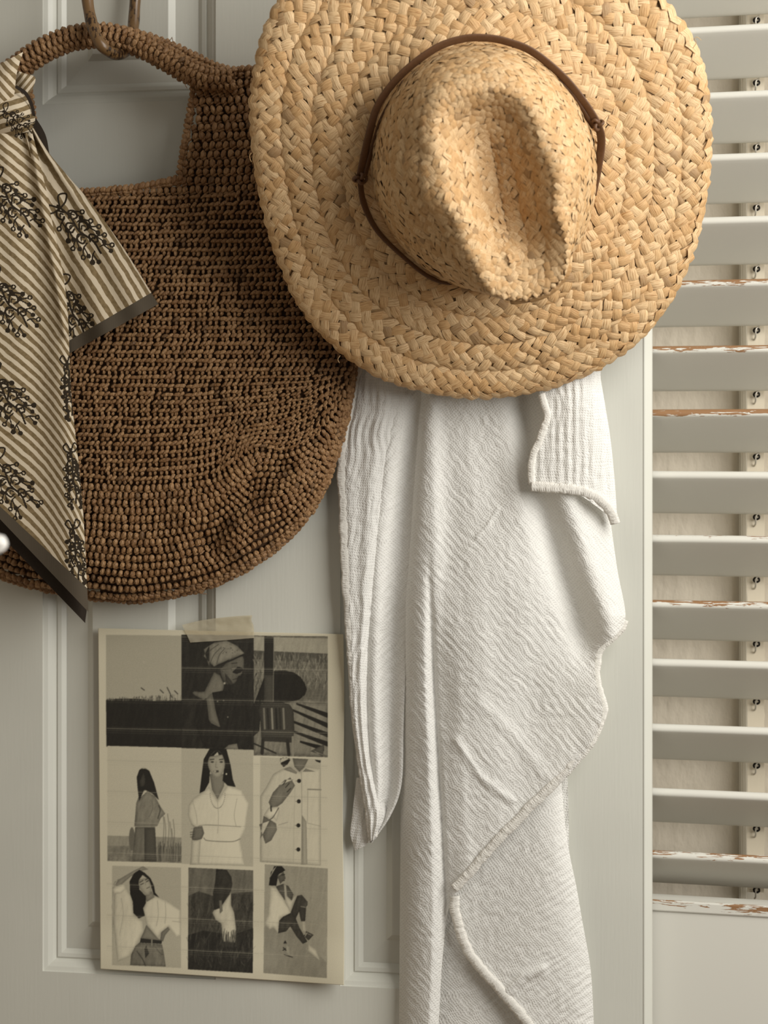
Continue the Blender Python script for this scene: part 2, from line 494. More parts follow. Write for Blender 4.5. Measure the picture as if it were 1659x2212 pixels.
SV, SF = slat_mesh()
slat_me = mesh_from('slat', SV, SF); slat_me.materials.append(M_SLAT)
slat_me.set_sharp_from_angle(angle=math.radians(40))
rod_x = SL(1632, 1000, SD * math.cos(TILT) + 0.004)[0]
for i, (py, chip) in enumerate(SLATS):
    o = bpy.data.objects.new('slat', slat_me); COL.objects.link(o); o.parent = sh
    _, z = SL(1420, py)
    tl = TILT + random.uniform(-0.012, 0.012)
    o.location = (0, 0, z); o.rotation_euler = (-tl, random.uniform(-0.002, 0.002), 0)
    o['chip'] = float(chip)
# stiles and rails of the shutter frame (the left one stands behind the door)
zb = SL(1420, 1962)[1]
def sbox(name, a): return bevel(sh_part(sh, name, box_v(*a), BOXF, M_SLAT), 0.003, 3)
o = sbox('stile', (-0.075, SX0, -0.002, 0.030, -0.80, 0.68)); o['chip'] = 0.0
o = sbox('stile', (SX1, SX1 + 0.055, -0.002, 0.030, -0.80, 0.68)); o['chip'] = 0.2
rail = sbox('bottom_rail', (SX0, SX1, 0.0, 0.030, -0.80, zb)); rail['chip'] = 0.1
lip = bevel(sh_part(sh, 'rail_lip', box_v(SX0, SX1, 0.0, 0.026, -0.0055, 0.0055), BOXF, M_SLAT, loc=(0, -0.002, zb + 0.003)), 0.0015, 2); lip['chip'] = 0.85
o = sbox('top_rail', (SX0, SX1, 0.0, 0.030, SL(1420, -72)[1] + 0.05, 0.68)); o['chip'] = 0.0
# tilt rod behind the slats with its wire staples
yb = SD * math.cos(TILT) + 0.008
RW = 0.0083
zs = np.linspace(zb + 0.006, 0.66, 160)
wl = rod_x - RW + noise1(zs * 160, 3) * 0.0005; wr = rod_x + RW + noise1(zs * 160, 4) * 0.0005
V = np.concatenate([np.stack([wl, np.full_like(zs, yb), zs], 1), np.stack([wr, np.full_like(zs, yb), zs], 1),
                    np.stack([wr, np.full_like(zs, yb + 0.010), zs], 1), np.stack([wl, np.full_like(zs, yb + 0.010), zs], 1)])
n = len(zs); F = []
for a, b in ((0, 1), (1, 2), (2, 3), (3, 0)):
    for i in range(n - 1): F.append([a * n + i, b * n + i, b * n + i + 1, a * n + i + 1])
rod = sh_part(sh, 'tilt_rod', V, F, M_ROD)
def staple_mesh():
    # eye plate on the rod and a bent wire
    a = np.linspace(0, 2 * math.pi, 17)
    path = np.stack([0.0028 * np.cos(a) , 0 * a - 0.003, 0.0022 * np.sin(a)], 1)
    V1, Q1, _, _ = sweep(path, 0.0011, 0.0011, 6, wdir=np.array([0, 1.0, 0]), cap=False)
    return V1, Q1
V1, Q1 = staple_mesh()
ring_me = mesh_from('eye', V1, Q1); ring_me.materials.append(M_IRON)
wp = catmull([(0.0035, -0.004, 0.004), (0.0005, -0.006, 0.001), (0.0002, -0.005, -0.006), (-0.001, 0.0, -0.009)], 12)
V2, Q2, _, _ = sweep(wp, 0.0009, 0.0009, 6, cap=False)
wire_me = mesh_from('wire', V2, Q2); wire_me.materials.append(M_WIRE)
for i, (py, chip) in enumerate(SLATS):
    _, z = SL(1420, py)
    zz = z - SD * math.sin(TILT) - 0.0055
    o = bpy.data.objects.new('staple', ring_me); COL.objects.link(o); o.parent = rod; o.location = (rod_x + 0.001, yb - 0.001, zz)
    o = bpy.data.objects.new('staple_wire', wire_me); COL.objects.link(o); o.parent = rod; o.location = (rod_x, yb - 0.001, zz)
# wall moulding strip seen between the slats
tx = P(1597, 1000, -0.12)[0]; tx1 = P(1616, 1000, -0.12)[0]
pr = [(tx, 0.135), (tx, 0.130), (tx + 0.0022, 0.129), (tx + 0.0030, 0.1315), (tx + 0.0046, 0.1310), (tx + 0.0052, 0.1325), (tx + 0.0068, 0.132), (tx + 0.0074, 0.1335), (tx1 + 0.012, 0.133), (tx1 + 0.012, 0.135)]
V = np.array([[a, b, z] for z in (-0.82, 0.70) for a, b in pr]); k = len(pr)
part(None, 'trim_1', V, [[i, i + 1, k + i + 1, k + i] for i in range(k - 1)], M_TRIM, smooth=False, kind='structure', label='narrow vertical wall moulding behind the shutter')

# ------------------------------------------------------------------ straw hat
TAU, HYAW = math.radians(15), math.radians(9)
H_N = np.array([math.sin(HYAW) * math.cos(TAU), -math.cos(HYAW) * math.cos(TAU), -math.sin(TAU)])
H_C = P(1038, 322, 0.134)
def PH(px, py, h):
    r = ray(px, py); h = np.asarray(h, float)
    t = ((H_C - CAM) @ H_N + h) / (r @ H_N)
    return CAM + r * t[..., None]

def radial(pts, c, sm=9):
    p = np.asarray(pts, float) - c
    a = np.arctan2(-p[:, 1], p[:, 0]); r = np.hypot(p[:, 0], p[:, 1])
    o = np.argsort(a); a, r = a[o], r[o]
    g = np.linspace(-math.pi, math.pi, 720, endpoint=False)
    rr = np.interp(g, np.r_[a - 2*math.pi, a, a + 2*math.pi], np.r_[r, r, r])
    k = np.exp(-np.linspace(-2, 2, 4 * sm + 1) ** 2); k /= k.sum()
    rr = np.convolve(np.r_[rr[-100:], rr, rr[:100]], k, 'same')[100:-100]
    def f(phi):
        phi = (np.asarray(phi) + math.pi) % (2 * math.pi) - math.pi
        R = np.interp(phi, np.r_[g, math.pi], np.r_[rr, rr[0]])
        return np.stack([c[0] + R * np.cos(phi), c[1] - R * np.sin(phi)], -1)
    return f
OUT = radial([(600,0),(572,60),(553,130),(542,200),(541,270),(549,350),(562,430),(585,520),(620,610),(665,690),(735,765),(845,828),(955,856),(1060,863),(1170,846),(1290,802),(1372,748),(1440,670),(1488,580),(1515,490),(1531,400),(1537,300),(1530,200),(1510,110),(1478,50),(1437,0),
              (1380,-62),(1290,-132),(1170,-186),(1030,-208),(880,-186),(760,-132),(665,-72)], (1038, 322), 8)
BAS = radial([(800,350),(812,265),(862,175),(945,112),(1050,90),(1150,115),(1225,178),(1272,260),(1290,350),(1280,450),(1245,535),(1175,600),(1060,630),(960,605),(880,548),(822,460)], (1040, 352), 14)
RIM = radial([(954,222),(936,285),(962,370),(994,475),(1029,565),(1062,636),(1112,652),(1180,640),(1226,600),(1230,550),(1199,450),(1174,325),(1154,250),(1122,207),(1075,192),(1005,200)], (1082, 415), 7)
def VAL(phi):
    return np.stack([1080 - 26 * np.sin(phi) + 0.2 * np.cos(phi), 415 - 135 * np.sin(phi)], -1)

def brim(phi, t):
    a, b = BAS(phi), OUT(phi)
    q = a + (b - a) * np.asarray(t)[..., None]
    h = -0.016 * t ** 2 + 0.004 * t * np.sin(2 * phi + 0.6) + 0.003 * t * np.sin(5 * phi) + 0.010 * (1 - t) ** 4
    return PH(q[..., 0], q[..., 1], h)

def crown(phi, v):
    a, r, kx = BAS(phi), RIM(phi), VAL(phi)
    v = np.asarray(v, float)
    s, c = np.sin(phi), np.cos(phi)
    Hh = 0.112 + 0.006 * (-s) + 0.010 * np.abs(c) ** 2          # front slightly higher, ridges at the sides
    k_v = np.array([0, 0.16, 0.36, 0.52, 0.62, 0.72, 0.86, 1.0])
    k_m = np.array([0, 0.10, 0.34, 0.72, 1.0, 1.26, 1.65, 2.0])     # 0..1 base to rim, 1..2 rim to valley
    k_h = np.array([0.008, 0.30, 0.72, 0.95, 1.0, 1.0, 1.0, 1.0])
    # pinch: the flank dips on both sides towards the front
    m = np.interp(v, k_v, k_m); hh = np.interp(v, k_v, k_h)
    m1 = np.clip(m, 0, 1)[..., None]; m2 = np.clip(m - 1, 0, 1)[..., None]
    q = a + (r - a) * m1 + (kx - r) * m2
    dent = 0.010 * np.exp(-((np.angle(np.exp(1j * (phi + 2.35)))) / 0.38) ** 2) + 0.010 * np.exp(-((np.angle(np.exp(1j * (phi + 0.75)))) / 0.38) ** 2)
    env = np.exp(-((v - 0.44) / 0.13) ** 2)
    h = Hh * hh - dent * env - 0.046 * np.clip(m - 1, 0, 1) ** 1.5 * (2.5 - 1.5 * np.clip(m - 1, 0, 1)) * (1 - 0.55 * s * s - 0.20 * np.maximum(-s, 0) ** 2)
    pull = (dent * env * 700)[..., None]
    ctr = np.array([1075.0, 400.0])
    q = q + unit(ctr - q) * pull
    return PH(q[..., 0], q[..., 1], h)

hat = thing('straw_hat', 'wide brimmed braided straw hat with a brown leather cord', 'hat', PH(1045, 352, 0.0))

# plain woven ground under the braids
nphi = 200
ph = np.linspace(0, 2 * math.pi, nphi, endpoint=False)
def shell(fn, vs_, off, name, label=None, back=0.003):
    G = np.array([fn(ph, np.full(nphi, v)) for v in vs_])
    g = np.concatenate([G[:, -1:], G, G[:, :1]], 1)
    tu = np.gradient(g, axis=1)[:, 1:-1]; tv = np.gradient(G, axis=0)
    N = unit(np.cross(tu, tv)); N *= np.sign((N * H_N).sum(-1, keepdims=True) + 1e-9)
    if name == 'crown': N[-4:] = H_N
    A = (G - N * off); B = (G - N * (off + back))
    nv = len(vs_)
    V = np.concatenate([A.reshape(-1, 3), B.reshape(-1, 3)])
    F1 = grid_faces(nv - 1, nphi, True); F2 = F1[:, ::-1] + nv * nphi
    j = np.arange(nphi); j2 = (j + 1) % nphi; e = (nv - 1) * nphi
    F3 = np.stack([e + j, e + j2, e + nv * nphi + j2, e + nv * nphi + j], 1)
    F4 = np.stack([j2, j, nv * nphi + j, nv * nphi + j2], 1)
    uv = np.stack([V[:, 0] * 90, V[:, 2] * 90], 1)
    return part(hat, name, V, np.vstack([F1, F2, F3, F4]), M_STRAWBASE, uv, {'rnd': np.full(len(V), 0.3)}, label=label)
shell(brim, np.linspace(0.0, 0.985, 24), 0.0012, 'brim')
def crown_smooth(phi, v):
    # soften the profile by averaging neighbours in v
    w = 0.05
    return 0.25 * crown(phi, np.clip(v - w, 0, 1)) + 0.5 * crown(phi, v) + 0.25 * crown(phi, np.clip(v + w, 0, 1))
shell(crown_smooth, np.linspace(0.0, 1.0, 46), 0.0012, 'crown')

def straw_proto(seed, nu=6, nv=4):
    r = np.random.default_rng(seed)
    u = np.linspace(-0.5, 0.5, nu + 1); v = np.linspace(-0.5, 0.5, nv + 1)
    U, W = np.meshgrid(u, v, indexing='ij')
    arch = np.cos(np.pi * U) ** 0.8 if False else 1 - (2 * np.abs(U)) ** 2.6
    wid = 1 - 0.22 * (2 * np.abs(U)) ** 2.5
    cross = 1 - 0.35 * (2 * np.abs(W)) ** 2.2
    ridg = 0.10 * np.cos(W * 2 * np.pi * 2.0 + r.uniform(-0.6, 0.6)) * (1 - 2 * np.abs(W)) 
    Zc = arch * 1.0 * cross + ridg - 0.35
    Zc = np.where(np.abs(W) > 0.49, Zc - 0.22, Zc)
    bend = 0.06 * r.uniform(-1, 1) * (U * 2) ** 2
    Vp = np.stack([U, W * wid + bend, Zc], -1).reshape(-1, 3)
    uv = np.stack([U, W], -1).reshape(-1, 2)
    return Vp, grid_faces(nu, nv), uv
STRAW = [straw_proto(k) for k in range(8)]

def braid_rows(fn, edges, q_px, jit, flip=0, hgt=1.0, lenf=1.38, widf=1.0, pxscale=0.93, dipf=1.0):
    """pieces of flat plaits laid along rows of a surface fn(phi, v); edges = row borders in v"""
    out = []
    mpp = MPP * pxscale
    q = q_px * mpp
    dense = np.linspace(0, 2 * math.pi, 1441)
    for k in range(len(edges) - 1):
        v0, v1 = edges[k], edges[k + 1]
        vm = 0.5 * (v0 + v1)
        C = fn(dense, np.full(1441, vm))
        s = np.r_[0, np.cumsum(np.linalg.norm(np.diff(C, axis=0), axis=1))]
        n = max(8, int(round(s[-1] / q / 2)) * 2)
        sv = (np.arange(n) + RNG.random()) / n * s[-1]
        phi0 = np.interp(sv % s[-1], s, dense)
        Wd = np.linalg.norm(fn(phi0, np.full(n, v1)) - fn(phi0, np.full(n, v0)), axis=1)
        for par in (0, 1):
            idx = np.arange(par, n, 2)
            last = k == len(edges) - 2
            ts = (0.06, 0.5, 0.94) + ((0.985,) if last else ()) if par == 0 else (0.27, 0.73) + ((0.985,) if last else ())
            for tt in ts:
                m = len(idx)
                edge = tt in (0.06, 0.94); rimp = tt == 0.985
                tj = np.full(m, tt) + (0.4 if edge or rimp else 1) * RNG.normal(0, 0.02, m)
                phi = phi0[idx] + RNG.normal(0, 0.06, m) * (q / s[-1] * 2 * math.pi) * jit
                vv = v0 + (v1 - v0) * tj
                e = 2e-3
                p = fn(phi, vv)
                tu = unit(fn(phi + e, vv) - fn(phi - e, vv))
                tv = fn(phi, np.minimum(vv + e, 1)) - fn(phi, np.maximum(vv - e, 0))
                tv = unit(tv - tu * (tv * tu).sum(1, keepdims=True))
                N = unit(np.cross(tu, tv)); sg = np.sign((N * H_N).sum(1, keepdims=True) + 0.15); N = N * sg
                sgn = 1 if (par + flip + k) % 2 == 0 else -1
                if edge: a0 = math.radians(36) * (1 if tt > 0.5 else -1)
                elif rimp: a0 = math.radians(38) * (1 if par == 0 else -1)
                else: a0 = sgn * math.radians(45)
                ang = a0 + RNG.normal(0, 0.08 * jit, m)
                Td = tu * np.cos(ang)[:, None] + tv * np.sin(ang)[:, None]
                dip = (tj - 0.5) * (0.75 if edge else 0.40) * dipf
                if rimp: dip = np.full(m, 0.62)
                N2 = unit(N + tv * dip[:, None])
                Td = unit(Td - N2 * (Td * N2).sum(1, keepdims=True)); N = N2
                N = unit(N + RNG.normal(0, 0.055 * jit, (m, 3)))
                Td = unit(Td - N * (Td * N).sum(1, keepdims=True))
                Bd = np.cross(N, Td)
                w_loc = np.minimum(Wd[idx] / 4, q * 1.15)
                pc = np.sqrt(2) * np.sqrt(w_loc * q)
                L = pc * lenf * RNG.uniform(0.92, 1.15, m); Wp = pc * widf * RNG.uniform(0.86, 1.14, m)
                if edge: L *= 1.0; Wp *= 0.74
                if rimp: L *= 1.05; Wp *= 1.05
                Hh = 0.0016 * hgt * RNG.uniform(0.75, 1.3, m) * (0.85 if edge else 1)
                lift = (-0.0006 if edge else (-0.0009 if rimp else 0.0008 - 0.0010 * (2 * np.abs(tj - 0.5)) ** 2)) * hgt
                o = p + N * np.broadcast_to(lift, (m,))[:, None]
                out.append(np.stack([Td * L[:, None], Bd * Wp[:, None], N * Hh[:, None], o], 1))
    return np.concatenate(out)

bb = braid_rows(brim, [0.0, 0.25, 0.50, 0.745, 0.985], 15.2, 1.4, lenf=1.46, widf=1.0, hgt=1.15)
cb = braid_rows(crown_smooth, [0.0, 0.10, 0.20, 0.30, 0.40, 0.49, 0.57, 0.66, 0.77, 0.88, 0.995], 11.8, 1.5, hgt=0.55, pxscale=0.88, lenf=1.5, widf=1.12, dipf=0.35)
# the rim of the brim: strands folded over the edge
def project(p):
    d = p - CAM; z = d @ FWD
    return CX + F_PX * (d @ RGT) / z, HOR - F_PX * (d @ UPV) / z
qx, qy = project(bb[:, 3])
size = np.linalg.norm(bb[:, 0], axis=1) * np.linalg.norm(bb[:, 1], axis=1)
inside = (qx > 10) & (qx < 1650) & (qy > 10) & (qy < 870)
order = np.argsort(-size * inside)
sel = order[:300]; rest = np.setdiff1d(np.arange(len(bb)), sel)
piece_objects(hat, 'straw_strip', STRAW, bb[sel], M_STRAW)
def joined(parent, name, protos, basis, mat, kind='stuff', label=None, smooth=True):
    Vs, Fs, Us, Rs = [], [], [], []; n = 0
    for k, pr in enumerate(protos):
        b = basis[k::len(protos)]
        if not len(b): continue
        V, F, uv, r = instances(pr, b)
        Vs.append(V); Fs.append(F + n); Us.append(uv); Rs.append(r); n += len(V)
    return part(parent, name, np.vstack(Vs), np.vstack(Fs), mat, np.vstack(Us), {'rnd': np.concatenate(Rs)}, kind=kind, label=label, smooth=smooth)
perm = RNG.permutation(len(rest))
joined(hat, 'brim_weave', STRAW, bb[rest[perm]], M_STRAW)
joined(hat, 'crown_weave', STRAW, cb[RNG.permutation(len(cb))], M_STRAW)
# loose fibres
fib = []
for a, b, c in (((1497,104),(1504,92),(1499,84)), ((1499,84),(1506,80),(1515,87)), ((548,205),(543,212),(541,222)), ((543,330),(539,338),(543,350)), ((735,768),(730,776),(733,784)), ((1205,806),(1212,815),(1203,822))):
    t = catmull([a, b, c], 9); fib.append(PH(t[:, 0], t[:, 1], np.full(9, 0.002)))
for f in fib: tube_part(hat, 'loose_fibre', f, 0.0003, 0.0003, M_STRAW, 5)

# leather cord round the crown
cordpts = [(1280,420,.012),(1292,360,.016),(1299,305,.020),(1290,268,.026),(1262,222,.030),(1215,165,.032),(1150,112,.033),(1095,90,.033),(1050,82,.033),(1000,84,.033),(940,105,.032),(868,160,.028),(818,225,.024),(795,300,.020),(777,382,.016)]
cpx = catmull([c[:2] for c in cordpts], 110); chh = catmull([(c[2], 0) for c in cordpts], 110)[:, 0]
def cord_dir(path):
    ctr = PH(np.array([1045.]), np.array([352.]), np.array([0.0]))[0]
    o = path - ctr; o = unit(o - H_N * (o @ H_N)[:, None])
    return unit(H_N * 0.55 + o * 0.55)
pa = PH(cpx[:, 0], cpx[:, 1], chh)
tube_part(hat, 'cord', pa, 0.0046, 0.0016, M_LEATHER, 12, wdir=cord_dir(pa), label='brown leather cord')
lo = [(777,385,.016),(786,440,.012),(815,498,.012),(868,552,.012),(925,597,.011),(975,612,.008),(1060,612,.006),(1150,585,.006),(1222,520,.006),(1260,455,.008),(1276,415,.012)]
lpx = catmull([c[:2] for c in lo], 90); lh = catmull([(c[2], 0) for c in lo], 90)[:, 0]
pb = PH(lpx[:, 0], lpx[:, 1], lh)
wv_ = np.interp(np.linspace(0, 1, 90), [0, 0.12, 0.3, 1], [0.0034, 0.0036, 0.0022, 0.0020])
tube_part(hat, 'cord', pb, wv_, 0.0012, M_LEATHER, 12, wdir=cord_dir(pb))
inn = [(1288,272,.022),(1268,240,.026),(1240,200,.028),(1205,165,.028)]
ip = catmull([c[:2] for c in inn], 24); ic = PH(ip[:, 0] - 6, ip[:, 1] + 4, catmull([(c[2], 0) for c in inn], 24)[:, 0])
tube_part(hat, 'cord', ic, 0.0028, 0.0012, M_LEATHER, 10, wdir=cord_dir(ic))
inn = [(782,384,.014),(800,318,.016),(822,252,.020),(868,175,.022)]
ip = catmull([c[:2] for c in inn], 24); ic = PH(ip[:, 0] + 5, ip[:, 1], catmull([(c[2], 0) for c in inn], 24)[:, 0])
tube_part(hat, 'cord', ic, 0.0028, 0.0012, M_LEATHER, 10, wdir=cord_dir(ic))
def knot(cx, cy, h, rad, tilt):
    t = np.linspace(0, 2 * math.pi, 60)
    # trefoil pulled tight
    kx = (np.sin(t) + 1.5 * np.sin(2 * t)) / 2.5; ky = (np.cos(t) - 1.5 * np.cos(2 * t)) / 2.5; kz = -np.sin(3 * t) * 0.5
    x = kx * math.cos(tilt) - ky * math.sin(tilt); y = kx * math.sin(tilt) + ky * math.cos(tilt)
    p = PH(cx + x * rad, cy + y * rad, h + kz * rad * MPP)
    tube_part(hat, 'knot', p, 0.0021, 0.0016, M_LEATHER, 8, wdir=H_N, label='tight knot in the leather cord')
knot(776, 386, 0.018, 12, 0.4)
knot(1291, 268, 0.028, 12, 1.2)
t = np.linspace(0, 2 * math.pi, 24)
tube_part(hat, 'knot', PH(783 + 9 * np.cos(t), 385 + 10 * np.sin(t), np.full(24, 0.013)), 0.0012, 0.0014, M_LEATHER, 6, wdir=H_N)

# ------------------------------------------------------------------ brown crocheted bag
BAG_OUT = [(700,178),(725,260),(745,400),(765,560),(775,700),(768,790),(757,870),(738,950),(700,1060),(645,1140),(565,1210),(445,1270),(300,1298),(190,1291),(100,1275),(0,1246),(-90,1190),(-170,1110),(-230,1000),(-270,860),(-285,700),(-270,500),(-245,300),(-220,178)]
BO = catmull(BAG_OUT, 400)
TOPR = [(418,172),(470,160),(545,148),(640,152),(700,178)]
TOPL = [(-220,178),(-160,150),(-60,150),(62,172)]
OPENL = [(62,172),(78,300),(94,392)]
BTOP = [(94,396),(150,412),(185,414),(290,405),(350,394),(388,386)]
OPENR = [(388,386),(396,320),(406,260),(416,200),(420,172)]
BAG_POLY = np.vstack([catmull(TOPR, 40), BO, catmull(TOPL, 40), catmull(OPENL, 20), catmull(BTOP, 40), catmull(OPENR, 30)])
def in_poly(x, y, poly):
    x = np.asarray(x, float); y = np.asarray(y, float); c = np.zeros(x.shape, bool)
    a = poly; b = np.roll(poly, -1, 0)
    for (x1, y1), (x2, y2) in zip(a, b):
        if y1 == y2: continue
        k = (y1 > y) != (y2 > y)
        c ^= k & (x < (x2 - x1) * (y - y1) / (y2 - y1) + x1)
    return c
def dist_line(x, y, line):
    x = np.asarray(x, float); y = np.asarray(y, float); d = np.full(x.shape, 1e9)
    for (x1, y1), (x2, y2) in zip(line[:-1], line[1:]):
        dx, dy = x2 - x1, y2 - y1; L = dx*dx + dy*dy + 1e-9
        t = np.clip(((x - x1) * dx + (y - y1) * dy) / L, 0, 1)
        d = np.minimum(d, np.hypot(x - x1 - t*dx, y - y1 - t*dy))
    return d
BO_C = BO[::6]
def bag_z(x, y):
    d = dist_line(x, y, BO_C); d = np.where(in_poly(x, y, np.vstack([BO, [(-220, 100), (700, 100)]])), d, 0)
    e = np.clip(d / 150, 0, 1)
    z = 0.020 + 0.042 * np.sqrt(1 - (1 - e) ** 2) * np.clip((np.asarray(y) - 120) / 500, 0.25, 1)
    # crumpled lower right corner: a deep crease with a ridge beside it
    cr = dist_line(x, y, np.array([(610, 1010), (555, 1055), (500, 1100), (455, 1165)]))
    z = z - 0.013 * np.exp(-(cr / 26) ** 2)
    rd = dist_line(x, y, np.array([(560, 1000), (480, 1055), (400, 1110)]))
    z = z + 0.008 * np.exp(-(rd / 34) ** 2)
    rd = dist_line(x, y, np.array([(640, 1050), (580, 1110), (520, 1180)]))
    z = z + 0.007 * np.exp(-(rd / 32) ** 2)
    return z + 0.0016 * noise2(np.asarray(x) / 90 + 9, np.asarray(y) / 70 + 5, 5)

bag = thing('crochet_bag', 'brown crocheted raffia bag with a looped handle', 'bag', P(240, 1290, 0.03))
# front sheet coloured dark as the shade between stitches, and a back sheet
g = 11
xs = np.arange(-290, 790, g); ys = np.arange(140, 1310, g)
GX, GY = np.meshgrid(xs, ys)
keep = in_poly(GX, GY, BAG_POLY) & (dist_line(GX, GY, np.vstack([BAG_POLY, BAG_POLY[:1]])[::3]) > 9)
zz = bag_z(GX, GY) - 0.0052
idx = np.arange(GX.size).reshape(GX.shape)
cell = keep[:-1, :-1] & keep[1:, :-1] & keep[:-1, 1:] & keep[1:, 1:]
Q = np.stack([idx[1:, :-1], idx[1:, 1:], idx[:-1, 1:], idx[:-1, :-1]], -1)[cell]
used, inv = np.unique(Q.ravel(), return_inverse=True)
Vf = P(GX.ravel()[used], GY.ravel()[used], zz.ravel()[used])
part(bag, 'front_panel', Vf, inv.reshape(-1, 4), M_RAFFIAGAP, Vf[:, [0, 2]] * 90, {'rnd': np.full(len(Vf), .3)})
Vb = Vf.copy(); Vb[:, 1] = np.minimum(-0.0035, Vf[:, 1] * 0.12 - 0.002)
part(bag, 'back_panel', Vb, inv.reshape(-1, 4)[:, ::-1], M_RAFFIA, Vb[:, [0, 2]] * 90, {'rnd': np.full(len(Vb), .3)})

def ellipsoid(ns, nr, c, r, rot=0.0, tap=0.0):
    V = [(0, 0, -1)]
    for i in range(1, nr):
        a = -math.pi / 2 + math.pi * i / nr
        for j in range(ns):
            b = 2 * math.pi * j / ns; V.append((math.cos(a) * math.cos(b), math.cos(a) * math.sin(b), math.sin(a)))
    V.append((0, 0, 1)); V = np.array(V)
    F = []
    for j in range(ns): F.append([0, 1 + (j + 1) % ns, 1 + j])
    for i in range(nr - 2):
        for j in range(ns):
            a0 = 1 + i * ns + j; a1 = 1 + i * ns + (j + 1) % ns
            F += [[a0, a1, a1 + ns], [a0, a1 + ns, a0 + ns]]
    top = len(V) - 1
    for j in range(ns): F.append([1 + (nr - 2) * ns + j, 1 + (nr - 2) * ns + (j + 1) % ns, top])
    V = V[:, [0, 2, 1]] * [1, 1, 1]                 # long axis on y
    F = np.array(F)[:, ::-1]
    V[:, 0] *= 1 + tap * V[:, 1]
    V = V * r
    cs, sn = math.cos(rot), math.sin(rot)
    V = np.stack([V[:, 0] * cs - V[:, 1] * sn, V[:, 0] * sn + V[:, 1] * cs, V[:, 2]], 1) + c
    uv = np.stack([V[:, 1] * 0.6 - V[:, 0] * 0.1, V[:, 0] * 0.7 + V[:, 2] * 0.3 + V[:, 1] * 0.12], 1)
    return V, F, uv
def combine(parts):
    n = 0; Vs, Fs, Us = [], [], []
    for V, F, u in parts: Vs.append(V); Fs.append(F + n); Us.append(u); n += len(V)
    return np.vstack(Vs), np.vstack(Fs), np.vstack(Us)
# x along the row, y up the row, z out: unit cell is 1 x 1
def rough(V, r, a=0.10):
    V = V.copy(); c = V.mean(0)
    V += (V - c) * (a * r.uniform(-1, 1, (len(V), 1)))
    return V
def stitch_open(k):
    r = np.random.default_rng(100 + k)
    A = ellipsoid(7, 5, (-0.06, -0.22, -0.12), (0.31, 0.36, 0.34), -0.40 + r.uniform(-.15, .15), 0.25 + r.uniform(-.15, .15))
    B = ellipsoid(7, 5, (0.02, 0.22, 0.12), (0.27, 0.66, 0.36), -1.24 + r.uniform(-.18, .18), 0.20)
    return combine([(rough(A[0], r), A[1], A[2]), (rough(B[0], r), B[1], B[2])])
def stitch_tight(k):
    r = np.random.default_rng(200 + k)
    A = ellipsoid(8, 6, (0, 0.03, 0), (0.43, 0.50, 0.44), -0.62 + r.uniform(-.2, .2), 0.25 + r.uniform(-.15, .15))
    B = ellipsoid(6, 4, (0.18, -0.38, -0.16), (0.20, 0.50, 0.26), -1.25 + r.uniform(-.2, .2), 0.0)
    return combine([(rough(A[0], r), A[1], A[2]), (rough(B[0], r), B[1], B[2])])
OPEN = [stitch_open(k) for k in range(12)]; TIGHT = [stitch_tight(k) for k in range(12)]

def ybot(x):
    b = BO[(BO[:, 1] > 780)]
    o = np.argsort(b[:, 0]); return np.interp(x, b[o, 0], b[o, 1])
def row_y(x, y0):
    """height of the row that starts at y0, at column x: rows gather upwards towards the round lower corners"""
    yb_ = ybot(x)
    k = np.clip((yb_ - 800) / (1298 - 800), 0.12, 1)
    y = np.where(y0 > 800, 800 + (y0 - 800) * k, y0)
    y = y + 5 * np.sin((x - 100) / 260.0) * np.clip((y0 - 380) / 300, 0, 1) - np.where(y0 < 560, (x - 290) * 0.035 * np.clip((560 - y0) / 120, 0, 1), 0)
    y = y - 34 * np.exp(-((x - 548) / 52.0) ** 2) * np.clip((y0 - 940) / 90.0, 0, 1) * np.clip((1290 - y0) / 140.0, 0, 1)
    return y + 2.2 * noise2(np.asarray(x) / 60.0, np.full(np.shape(x), y0 / 37.0), 8)
pieces = {'open': [], 'tight': []}
def add_stitches(x, y, tx, ty, w, h, kind, zf=bag_z, lift=0.0, hs=1.0):
    """x,y px; (tx,ty) row direction in px; w,h cell size in px"""
    e = 3.0
    z = zf(x, y)
    p = P(x, y, z + lift)
    px_ = P(x + e, y, zf(x + e, y)) - P(x - e, y, zf(x - e, y)); py_ = P(x, y - e, zf(x, y - e)) - P(x, y + e, zf(x, y + e))
    N = unit(np.cross(py_, px_)); N *= np.sign(-N[:, 1:2] + 1e-9)
    Td = unit(px_ * tx[:, None] - py_ * ty[:, None])
    m = len(x)
    a = RNG.normal(0, 0.12, m)
    Bd = np.cross(N, Td)
    Td, Bd = Td * np.cos(a)[:, None] + Bd * np.sin(a)[:, None], Bd * np.cos(a)[:, None] - Td * np.sin(a)[:, None]
    mp = MPP * 0.985
    N = unit(N + RNG.normal(0, 0.06, (m, 3)))
    sc = RNG.uniform(0.88, 1.14, (m, 2))
    W = w * mp * sc[:, 0]; Hh = h * mp * sc[:, 1]
    D = 0.5 * (w + h) * mp * hs * RNG.uniform(0.8, 1.2, m)
    pieces[kind].append(np.stack([Td * W[:, None], Bd * Hh[:, None], N * D[:, None], p + N * RNG.normal(0, 0.0004, m)[:, None]], 1))
